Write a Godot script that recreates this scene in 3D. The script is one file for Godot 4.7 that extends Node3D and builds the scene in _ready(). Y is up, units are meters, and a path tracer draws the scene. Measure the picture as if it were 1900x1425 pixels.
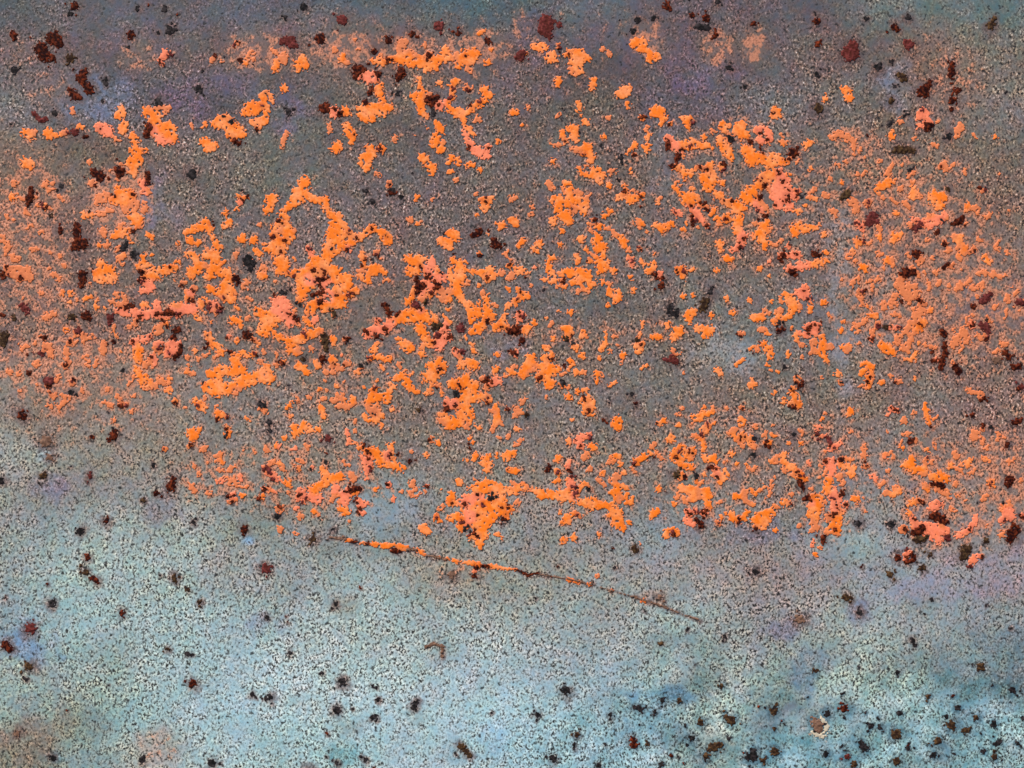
extends Node3D
# A weathered steel panel, seen square on from 0.8 m: pitted grey metal, remnants of orange paint, rust scabs.
# Lengths on the panel are laid out in units of 0.3 mm with the origin at the upper left of the seen part.

const UNIT := 0.0003
const SEEN := Vector2(1900, 1425)
const MARGIN := Vector2(190, 142.5)          # how far the panel goes on past the seen part
const CELL := 1.5                            # spacing of the grid on which patches are cut out
const GW := 1521
const GH := 1141
const TW := 2048
const TH := 1536
const LIGHT := 1.3                           # brightness of a white surface under this sun and sky

var corner := Vector2.ZERO
var strokes: Array = []
var patches: Array = []
var blots: Array = []
var samples: Array = []
var rng := RandomNumberGenerator.new()
var swell := FastNoiseLite.new()
var taken := {}

func at(x: float, y: float): corner = Vector2(x, y)
func spine(list: Array, kind: int):
	var pts := PackedVector3Array()
	for i in list.size() / 3:
		pts.append(Vector3(corner.x + list[i * 3] / 3.8, corner.y + list[i * 3 + 1] / 3.8, list[i * 3 + 2] / 3.8))
	strokes.append([pts, kind])
func o(list: Array): spine(list, 0)          # orange paint
func k(list: Array): spine(list, 1)          # salmon pink paint
func p(list: Array): spine(list, 2)          # thin peach paint
func w(list: Array): spine(list, 3)          # white primer
func r(list: Array): spine(list, 4)          # dark red rust
func b(list: Array): spine(list, 5)          # black pit
func v(list: Array): spine(list, 6)          # olive brown rust
func m(list: Array): spine(list, 7)          # maroon rust
func n(list: Array): spine(list, 8)          # pale brown rust
func fl(x: float, y: float, rx: float, ry: float, count: int, kind: int):
	for i in int(count * 0.6):
		var a := rng.randf() * TAU
		var d := sqrt(rng.randf())
		var q0 := Vector2(x + cos(a) * d * rx, y + sin(a) * d * ry)
		var rad := 1.5 + 3.0 * pow(rng.randf(), 2.0)
		var pts := PackedVector3Array([Vector3(q0.x, q0.y, rad)])
		for j in rng.randi() % 3:
			q0 += Vector2(rng.randf_range(-9, 9), rng.randf_range(-9, 9))
			pts.append(Vector3(q0.x, q0.y, rad * rng.randf_range(0.5, 1.0)))
		strokes.append([pts, 2 if rng.randf() < 0.6 else kind])
func q(x: float, y: float, rx: float, ry: float, density: float): patches.append([x, y, rx, ry, density])
func s(x: float, y: float, rx: float, ry: float, cr: float, cg: float, cb: float, much: float): blots.append([x, y, rx, ry, cr, cg, cb, much])
func c(x: float, y: float, cr: float, cg: float, cb: float): samples.append([x, y, cr, cg, cb])

func numbered(called: String) -> String:
	taken[called] = taken.get(called, -1) + 1
	return called if taken[called] == 0 else "%s_%03d" % [called, taken[called]]

func _ready():
	rng.seed = 7
	swell.seed = 3; swell.frequency = 0.0026; swell.fractal_octaves = 2
	var cam := Camera3D.new(); cam.name = "camera"
	cam.fov = 30.0; cam.near = 0.02; cam.far = 50.0
	cam.position = Vector3(0, 0, SEEN.y * UNIT * 0.5 / tan(deg_to_rad(15.0)))
	add_child(cam); cam.current = true
	var we := WorldEnvironment.new(); we.name = "world"
	var env := Environment.new()
	var sky := Sky.new()
	var air := ProceduralSkyMaterial.new()
	air.sky_top_color = Color(0.36, 0.52, 0.78); air.sky_horizon_color = Color(0.72, 0.78, 0.84); air.sky_curve = 0.15
	air.ground_bottom_color = Color(0.30, 0.28, 0.25); air.ground_horizon_color = Color(0.60, 0.62, 0.62)
	sky.sky_material = air
	env.background_mode = Environment.BG_SKY; env.sky = sky
	env.tonemap_mode = Environment.TONE_MAPPER_LINEAR; env.tonemap_exposure = 1.5
	env.sdfgi_enabled = true; env.ssao_enabled = true; env.ssil_enabled = true
	we.environment = env; add_child(we)
	var sun := DirectionalLight3D.new(); sun.name = "sun"
	sun.light_energy = 1.5; sun.light_color = Color(1.0, 0.965, 0.91); sun.light_angular_distance = 0.5; sun.shadow_enabled = true
	add_child(sun); sun.look_at_from_position(Vector3(-0.72, 1.15, 0.75), Vector3.ZERO)

	tones(); residues(); stains(); damp_stains()
	paint_patches(); loose_specks()
	var painted := rasterize(strokes)
	var old := strokes
	strokes = []
	eaten(old)
	rust_spots(); edge_rust(); satellites()
	var grown: Array = []
	var late: Array = []
	for st in strokes:
		if st[1] < 4: late.append(st)
		else: grown.append(st)
	rasterize_more(painted, late)
	var rusted := rasterize(grown)
	var pf := roughen(painted[0], painted[1], 11, 1.1, true, 1.7)
	var rf := roughen(rusted[0], rusted[1], 23, 0.8, false, 0.4)

	var panel := Node3D.new(); panel.name = "metal_panel"; panel.position = Vector3.ZERO
	panel.set_meta("label", "weathered grey steel panel with flaking orange paint and dark rust spots"); panel.set_meta("category", "metal panel")
	add_child(panel)
	sheet(panel, pf, rf, rusted[1])
	cut_out(panel, pf, rf, painted[2], false)
	cut_out(panel, rf, pf, rusted[2], true)

func edge_rust():
	corner = Vector2.ZERO
	for i in 110:
		var e := Vector2(rng.randf_range(-180, 2080), rng.randf_range(-130, 1555))
		if Rect2(-12, -12, 1924, 1449).has_point(e): continue
		var pts := PackedVector3Array()
		var rad := rng.randf_range(4, 11)
		for j in 1 + rng.randi() % 3:
			pts.append(Vector3(e.x, e.y, rad * rng.randf_range(0.6, 1.0)))
			e += Vector2(rng.randf_range(-14, 14), rng.randf_range(-14, 14))
		strokes.append([pts, 4 + rng.randi() % 4])

# rust that eats into the paint, most of all into the faded pink
func eaten(paint: Array):
	for st in paint:
		if st[1] > 2 or (st[1] != 1 and rng.randf() > 0.16): continue
		var pts: PackedVector3Array = st[0]
		if pts[0].z < 3.0: continue
		for i in 1 + rng.randi() % 2:
			var q0 := pts[rng.randi() % pts.size()]
			var a := rng.randf() * TAU
			var d := q0.z * rng.randf_range(0.1, 1.2)
			strokes.append([PackedVector3Array([Vector3(q0.x + cos(a) * d, q0.y + sin(a) * d, rng.randf_range(1.2, 3.0)), Vector3(q0.x + cos(a) * d + rng.randf_range(-4, 4), q0.y + sin(a) * d + rng.randf_range(-4, 4), 1.2)]), 4 if rng.randf() < 0.7 else 7])

# specks that grow round every rust spot, and lone pores
func satellites():
	for st in strokes.duplicate():
		if st[1] < 4: continue
		var pts: PackedVector3Array = st[0]
		for i in rng.randi() % 3:
			var q0 := pts[rng.randi() % pts.size()]
			var a := rng.randf() * TAU
			var d := q0.z * rng.randf_range(1.1, 2.3) + 1.5
			strokes.append([PackedVector3Array([Vector3(q0.x + cos(a) * d, q0.y + sin(a) * d, rng.randf_range(1.0, 2.6))]), st[1]])
	for i in 200:
		var x := rng.randf_range(-180, 2080)
		var y := rng.randf_range(-130, 1555)
		if i % 5 == 0:
			x = rng.randf_range(1150, 2000); y = rng.randf_range(1270, 1500)
		strokes.append([PackedVector3Array([Vector3(x, y, rng.randf_range(0.9, 2.3)), Vector3(x + rng.randf_range(-4, 4), y + rng.randf_range(-4, 4), 1.0)]), 5 if rng.randf() < 0.7 else 4])

# ---------------------------------------------------------------- fields
func rasterize(list: Array) -> Array:
	var f := PackedFloat32Array(); f.resize(GW * GH); f.fill(-99.0)
	var rad := PackedFloat32Array(); rad.resize(GW * GH)
	var kind := PackedByteArray(); kind.resize(GW * GH)
	var out := [f, rad, kind]
	f = PackedFloat32Array(); rad = f; kind = PackedByteArray()
	rasterize_more(out, list)
	return out

func rasterize_more(out: Array, list: Array):
	var f: PackedFloat32Array = out[0]
	var rad: PackedFloat32Array = out[1]
	var kind: PackedByteArray = out[2]
	out[0] = null; out[1] = null; out[2] = null
	for st in list:
		var pts: PackedVector3Array = st[0]
		var kd: int = st[1]
		for i in maxi(1, pts.size() - 1):
			var a := pts[i]
			var bb := pts[mini(i + 1, pts.size() - 1)]
			var grow := maxf(a.z, bb.z) + 16.0
			var x0 := clampi(int((minf(a.x, bb.x) - grow + MARGIN.x) / CELL), 0, GW - 1)
			var x1 := clampi(int((maxf(a.x, bb.x) + grow + MARGIN.x) / CELL), 0, GW - 1)
			var y0 := clampi(int((minf(a.y, bb.y) - grow + MARGIN.y) / CELL), 0, GH - 1)
			var y1 := clampi(int((maxf(a.y, bb.y) + grow + MARGIN.y) / CELL), 0, GH - 1)
			var dx := bb.x - a.x
			var dy := bb.y - a.y
			var l2 := maxf(dx * dx + dy * dy, 0.0001)
			for y in range(y0, y1 + 1):
				var py := y * CELL - MARGIN.y - a.y
				var row := y * GW
				for x in range(x0, x1 + 1):
					var px := x * CELL - MARGIN.x - a.x
					var t := clampf((px * dx + py * dy) / l2, 0.0, 1.0)
					var ex := px - dx * t
					var ey := py - dy * t
					var rr := lerpf(a.z, bb.z, t)
					var d := rr - sqrt(ex * ex + ey * ey)
					if d > f[row + x]:
						f[row + x] = d
						rad[row + x] = rr
						kind[row + x] = kd
	out[0] = f; out[1] = rad; out[2] = kind

func noise_bytes(noise_seed: int, freq: float, octaves: int, wide: int, high: int, kind := FastNoiseLite.TYPE_SIMPLEX_SMOOTH) -> PackedByteArray:
	var nz := FastNoiseLite.new()
	nz.noise_type = kind; nz.seed = noise_seed; nz.frequency = freq; nz.fractal_octaves = octaves
	nz.fractal_type = FastNoiseLite.FRACTAL_FBM if octaves > 1 else FastNoiseLite.FRACTAL_NONE
	return nz.get_image(wide, high, false, false, true).get_data()

# ragged rims and small holes, as flaking leaves them
func roughen(f: PackedFloat32Array, rad: PackedFloat32Array, noise_seed: int, much: float, holes: bool, bias: float) -> PackedFloat32Array:
	var coarse := noise_bytes(noise_seed, 0.085, 3, GW, GH)
	var fine := noise_bytes(noise_seed + 1, 0.23, 2, GW, GH)
	var gap := noise_bytes(noise_seed + 2, 0.13, 2, GW, GH)
	var near := PackedByteArray(); near.resize(GW * GH)
	for i in GW * GH:
		if f[i] > -2.0: near[i] = 255
	var crowd := Image.create_from_data(GW, GH, false, Image.FORMAT_L8, near)
	crowd.resize(GW / 22, GH / 22, Image.INTERPOLATE_TRILINEAR)
	crowd.resize(GW, GH, Image.INTERPOLATE_CUBIC)
	var crowded := crowd.get_data()
	var out := PackedFloat32Array(); out.resize(GW * GH)
	for i in GW * GH:
		var d := f[i]
		if holes: d += maxf(0.0, crowded[i] / 255.0 - 0.42) * 5.5
		if d < -20.0:
			out[i] = -20.0
			continue
		var amp := minf(2.9, rad[i] * 0.28 + 0.9) * much
		d += amp * ((coarse[i] - 128.0) / 95.0 + (fine[i] - 128.0) / 58.0) + bias
		if holes:
			var g := (gap[i] - 60.0) * 0.12
			if g < d: d = g
		out[i] = d
	return out

func height_of(x: float, y: float) -> float:
	return swell.get_noise_2d(x, y) * 0.0009

func place(x: float, y: float, z: float) -> Vector3:
	return Vector3((x - SEEN.x * 0.5) * UNIT, (SEEN.y * 0.5 - y) * UNIT, z)

func uv_of(x: float, y: float) -> Vector2:
	return Vector2((x + MARGIN.x) / (SEEN.x + 2 * MARGIN.x), (y + MARGIN.y) / (SEEN.y + 2 * MARGIN.y))

func tone(cr: float, cg: float, cb: float) -> Color:
	var t := Color(cr / 255.0, cg / 255.0, cb / 255.0).srgb_to_linear()
	return Color(t.r / LIGHT, t.g / LIGHT, t.b / LIGHT)

# ---------------------------------------------------------------- the bare metal
func sheet(panel: Node3D, pf: PackedFloat32Array, rf: PackedFloat32Array, rad: PackedFloat32Array):
	# broad tones on a coarse grid
	var cw := 76
	var ch := 57
	var broad := Image.create(cw, ch, false, Image.FORMAT_RGBA8)
	for y in ch:
		for x in cw:
			var px := x * 30.4 - MARGIN.x + 15.0
			var py := y * 30.4 - MARGIN.y + 15.0
			px = clampf(px, 0, SEEN.x); py = clampf(py, 0, SEEN.y)
			var sum := Vector3.ZERO
			var weight := 0.00001
			for t in samples:
				var dx: float = (t[0] - px) / 80.0
				var dy: float = (t[1] - py) / 48.0
				var d := dx * dx + dy * dy
				if d < 12.0:
					var wt := exp(-d)
					sum += Vector3(t[2], t[3], t[4]) * wt
					weight += wt
			var level := lerpf(0.85, 0.98, smoothstep(150.0, 1000.0, py)) + 0.05 * smoothstep(1100.0, 1350.0, py)
			sum *= level / (weight * 255.0)
			sum *= Vector3(lerpf(1.04, 0.985, smoothstep(700.0, 1200.0, py)), lerpf(0.94, 0.99, smoothstep(700.0, 1200.0, py)), lerpf(0.86, 0.945, smoothstep(600.0, 1200.0, py)))
			var grainy := 0.62
			if py < 200.0: grainy = lerpf(0.34, 0.62, clampf(py / 200.0, 0, 1))
			broad.set_pixel(x, y, Color(sum.x, sum.y, sum.z, grainy))
	# blotches, residue, halos round rust and paint on a middling grid
	var mw := 760
	var mh := 570
	broad.resize(mw, mh, Image.INTERPOLATE_CUBIC)
	var mid := broad.get_data()
	var res := PackedFloat32Array(); res.resize(mw * mh)
	var wob := noise_bytes(41, 0.03, 4, mw, mh)
	var wob2 := noise_bytes(42, 0.012, 4, mw, mh)
	var wob3 := noise_bytes(43, 0.05, 3, mw, mh)
	for t in patches:
		var x0 := clampi(int((t[0] - t[2] * 1.8 + MARGIN.x) / 3.0), 0, mw - 1)
		var x1 := clampi(int((t[0] + t[2] * 1.8 + MARGIN.x) / 3.0), 0, mw - 1)
		var y0 := clampi(int((t[1] - t[3] * 1.8 + MARGIN.y) / 3.0), 0, mh - 1)
		var y1 := clampi(int((t[1] + t[3] * 1.8 + MARGIN.y) / 3.0), 0, mh - 1)
		for y in range(y0, y1 + 1):
			for x in range(x0, x1 + 1):
				var dx: float = (x * 3.0 - MARGIN.x - t[0]) / t[2]
				var dy: float = (y * 3.0 - MARGIN.y - t[1]) / t[3]
				var much: float = t[4] * clampf(1.5 - (dx * dx + dy * dy) * 0.75, 0.0, 1.0)
				var i := y * mw + x
				res[i] = maxf(res[i], much) + minf(res[i], much) * 0.3
	for t in blots:
		var x0 := clampi(int((t[0] - t[2] * 2.4 + MARGIN.x) / 3.0), 0, mw - 1)
		var x1 := clampi(int((t[0] + t[2] * 2.4 + MARGIN.x) / 3.0), 0, mw - 1)
		var y0 := clampi(int((t[1] - t[3] * 2.4 + MARGIN.y) / 3.0), 0, mh - 1)
		var y1 := clampi(int((t[1] + t[3] * 2.4 + MARGIN.y) / 3.0), 0, mh - 1)
		for y in range(y0, y1 + 1):
			for x in range(x0, x1 + 1):
				var i := y * mw + x
				var dx: float = (x * 3.0 - MARGIN.x - t[0]) / t[2]
				var dy: float = (y * 3.0 - MARGIN.y - t[1]) / t[3]
				var much: float = t[7] * clampf((1.9 - (dx * dx + dy * dy)) * 0.55 + (wob3[i] - 128) / 120.0, 0.0, 1.0) * 0.8
				if much > 0.0:
					mid[i * 4] = int(lerpf(mid[i * 4], t[4], much))
					mid[i * 4 + 1] = int(lerpf(mid[i * 4 + 1], t[5], much))
					mid[i * 4 + 2] = int(lerpf(mid[i * 4 + 2], t[6], much))
					mid[i * 4 + 3] = int(lerpf(mid[i * 4 + 3], 85.0, much))
	for y in mh:
		for x in mw:
			var i := y * mw + x
			var g := mini(y * 2, GH - 1) * GW + mini(x * 2, GW - 1)
			var a := (wob[i] - 128) / 128.0
			var e := (wob2[i] - 128) / 128.0
			var h := (wob3[i] - 128) / 128.0
			# warm, cool and green drifts in the oxide
			var cr: float = mid[i * 4] + a * 9.0 + e * 9.0 + h * 5.0
			var cg: float = mid[i * 4 + 1] + a * 9.0 - h * 2.0
			var cb: float = mid[i * 4 + 2] + a * 8.0 - e * 5.0 + h * 3.0
			var haze := minf(0.5, res[i] * 0.5)
			cr = lerpf(cr, 142.0, haze); cg = lerpf(cg, 102.0, haze); cb = lerpf(cb, 82.0, haze)
			# mottling of the damp lower right
			var grey := (cr + cg + cb) / 3.0
			var dull := 0.22 * smoothstep(1000.0, 1250.0, y * 3.0 - MARGIN.y)
			cr = lerpf(cr, grey - 4.0, dull); cg = lerpf(cg, grey + 4.0, dull); cb = lerpf(cb, grey + 2.0, dull)
			var damp := smoothstep(1150.0, 1300.0, y * 3.0 - MARGIN.y) * smoothstep(900.0, 1300.0, x * 3.0 - MARGIN.x)
			var mottle := (a * 30.0 + h * 22.0 - 9.0) * damp
			cr += mottle; cg += mottle * 0.85; cb += mottle * 0.75
			var edge: float = rf[g]
			var reach := clampf(rad[g] * 1.9, 4.0, 19.0)
			if edge > -reach:
				var t := clampf((edge + reach) / reach + h * 0.6, 0.0, 1.0) * 0.62
				cr = lerpf(cr, lerpf(92.0, 62.0, damp), t); cg = lerpf(cg, lerpf(66.0, 84.0, damp), t); cb = lerpf(cb, lerpf(58.0, 92.0, damp), t)
			var near: float = pf[g]
			if near > -17.0:
				res[i] += 0.42 * clampf((near + 17.0) / 17.0, 0, 1)
			mid[i * 4] = clampi(int(cr), 0, 255); mid[i * 4 + 1] = clampi(int(cg), 0, 255); mid[i * 4 + 2] = clampi(int(cb), 0, 255)
			mid[i * 4 + 3] = clampi(int(mid[i * 4 + 3] + 75.0 * e + 45.0 * a), 30, 255)
	var full := Image.create_from_data(mw, mh, false, Image.FORMAT_RGBA8, mid)
	full.resize(TW, TH, Image.INTERPOLATE_CUBIC)
	var base := full.get_data()
	var rb := PackedByteArray(); rb.resize(mw * mh)
	for i in mw * mh: rb[i] = clampi(int(res[i] * 255.0), 0, 255)
	var resid := Image.create_from_data(mw, mh, false, Image.FORMAT_L8, rb)
	resid.resize(TW, TH, Image.INTERPOLATE_BILINEAR)
	var rs := resid.get_data()
	# the grain of the pitted oxide
	var g1 := stretched(51, 0.18, 3, 1.25)
	var g2 := stretched(52, 0.40, 1, 1.2)
	var g3 := noise_bytes(53, 0.085, 2, TW, TH)
	var g4 := noise_bytes(54, 0.05, 3, TW, TH)
	var lut := PackedByteArray(); lut.resize(256)
	for i in 256:
		var t := tone(i, i, i)
		lut[i] = clampi(int(round(Color(t.r, t.r, t.r).linear_to_srgb().r * 255.0)), 0, 255)
	var px := PackedByteArray(); px.resize(TW * TH * 3)
	var hb := PackedByteArray(); hb.resize(TW * TH)
	for i in TW * TH:
		var gr := (g1[i] - 128) * 0.0085 + (g2[i] - 128) * 0.0052
		var amp := base[i * 4 + 3] * 0.00392 * clampf(0.95 + (g4[i] - 128) * 0.011, 0.35, 1.5)
		var cr: float = base[i * 4]
		var cg: float = base[i * 4 + 1]
		var cb: float = base[i * 4 + 2]
		var hue := (g4[i] - 128) * 0.13
		cr += hue; cg += hue * 0.15; cb -= hue * 0.4
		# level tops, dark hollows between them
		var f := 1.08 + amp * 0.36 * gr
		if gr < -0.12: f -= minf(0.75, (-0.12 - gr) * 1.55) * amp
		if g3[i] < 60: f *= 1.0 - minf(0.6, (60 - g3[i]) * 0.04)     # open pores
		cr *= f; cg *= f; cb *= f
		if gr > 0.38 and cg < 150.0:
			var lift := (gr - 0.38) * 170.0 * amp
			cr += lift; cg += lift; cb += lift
		var left := rs[i] * 0.00392
		if left > 0.02:
			var t := clampf((left - 0.66 + (g4[i] - 128) * 0.0062 + gr * 0.3) * 1.9, 0.0, 0.72)
			if t > 0.0:
				cr = lerpf(cr, 212.0 * (0.75 + 0.25 * f), t); cg = lerpf(cg, 134.0 * (0.75 + 0.25 * f), t); cb = lerpf(cb, 98.0 * (0.75 + 0.25 * f), t)
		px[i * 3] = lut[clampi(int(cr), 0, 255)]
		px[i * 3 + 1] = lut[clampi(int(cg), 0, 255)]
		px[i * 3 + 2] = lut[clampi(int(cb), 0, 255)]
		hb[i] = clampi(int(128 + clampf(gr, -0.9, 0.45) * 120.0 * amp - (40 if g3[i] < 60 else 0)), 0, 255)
	var mat := StandardMaterial3D.new()
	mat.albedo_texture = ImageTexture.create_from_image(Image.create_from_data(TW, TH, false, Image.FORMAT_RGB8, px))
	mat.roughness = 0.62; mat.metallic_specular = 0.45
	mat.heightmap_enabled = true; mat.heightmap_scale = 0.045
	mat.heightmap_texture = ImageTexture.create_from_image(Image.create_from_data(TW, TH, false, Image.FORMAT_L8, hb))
	grain = mat.heightmap_texture
	# the sheet itself: a gently dented face 1.5 mm thick with a back and four edges
	var vs := PackedVector3Array()
	var uv := PackedVector2Array()
	var ix := PackedInt32Array()
	var nx := 190
	var ny := 142
	for y in ny + 1:
		for x in nx + 1:
			var fx := lerpf(-MARGIN.x, SEEN.x + MARGIN.x, float(x) / nx)
			var fy := lerpf(-MARGIN.y, SEEN.y + MARGIN.y, float(y) / ny)
			vs.append(place(fx, fy, height_of(fx, fy))); uv.append(uv_of(fx, fy))
	for y in ny:
		for x in nx:
			var i := y * (nx + 1) + x
			ix.append_array([i, i + 1, i + nx + 2, i, i + nx + 2, i + nx + 1])
	var rim := PackedInt32Array()
	for x in nx: rim.append(x)
	for y in ny: rim.append(y * (nx + 1) + nx)
	for x in nx: rim.append(ny * (nx + 1) + nx - x)
	for y in ny: rim.append((ny - y) * (nx + 1))
	var first := vs.size()
	for i in rim:
		vs.append(vs[i]); uv.append(uv[i])
		var back := vs[i]; back.z = -0.0030
		vs.append(back); uv.append(uv[i])
	var last := rim.size()
	for i in last:
		var j := (i + 1) % last
		ix.append_array([first + j * 2, first + i * 2, first + i * 2 + 1, first + j * 2, first + i * 2 + 1, first + j * 2 + 1])
	var cb0 := vs.size()
	for t in [Vector2(-MARGIN.x, -MARGIN.y), Vector2(SEEN.x + MARGIN.x, -MARGIN.y), SEEN + MARGIN, Vector2(-MARGIN.x, SEEN.y + MARGIN.y)]:
		vs.append(place(t.x, t.y, -0.0030)); uv.append(uv_of(t.x, t.y))
	ix.append_array([cb0, cb0 + 2, cb0 + 1, cb0, cb0 + 3, cb0 + 2])
	var cols := PackedColorArray()
	commit(panel, "steel_sheet", vs, uv, cols, ix, mat)

var grain: Texture2D

# noise drawn out along the way the sheet was rolled
func stretched(noise_seed: int, freq: float, octaves: int, long: float) -> PackedByteArray:
	var short := int(TH / long)
	var im := Image.create_from_data(TW, short, false, Image.FORMAT_L8, noise_bytes(noise_seed, freq, octaves, TW, short))
	im.resize(TW, TH, Image.INTERPOLATE_CUBIC)
	return im.get_data()

func commit(parent: Node3D, called: String, vs: PackedVector3Array, uv: PackedVector2Array, cols: PackedColorArray, ix: PackedInt32Array, mat: Material) -> MeshInstance3D:
	var arr := []
	arr.resize(Mesh.ARRAY_MAX)
	arr[Mesh.ARRAY_VERTEX] = vs
	arr[Mesh.ARRAY_TEX_UV] = uv
	if cols.size(): arr[Mesh.ARRAY_COLOR] = cols
	arr[Mesh.ARRAY_INDEX] = ix
	var st := SurfaceTool.new()
	st.create_from_arrays(arr)
	st.generate_normals()
	var mi := MeshInstance3D.new()
	mi.name = numbered(called)
	mi.mesh = st.commit()
	mi.material_override = mat
	parent.add_child(mi, true)
	return mi

# ---------------------------------------------------------------- paint and rust cut out of their fields
func blurred(kind: PackedByteArray, which: int) -> PackedByteArray:
	var by := PackedByteArray(); by.resize(GW * GH)
	for i in GW * GH:
		if kind[i] == which: by[i] = 255
	var im := Image.create_from_data(GW, GH, false, Image.FORMAT_L8, by)
	im.resize(GW / 7, GH / 7, Image.INTERPOLATE_TRILINEAR)
	im.resize(GW, GH, Image.INTERPOLATE_CUBIC)
	return im.get_data()

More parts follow.
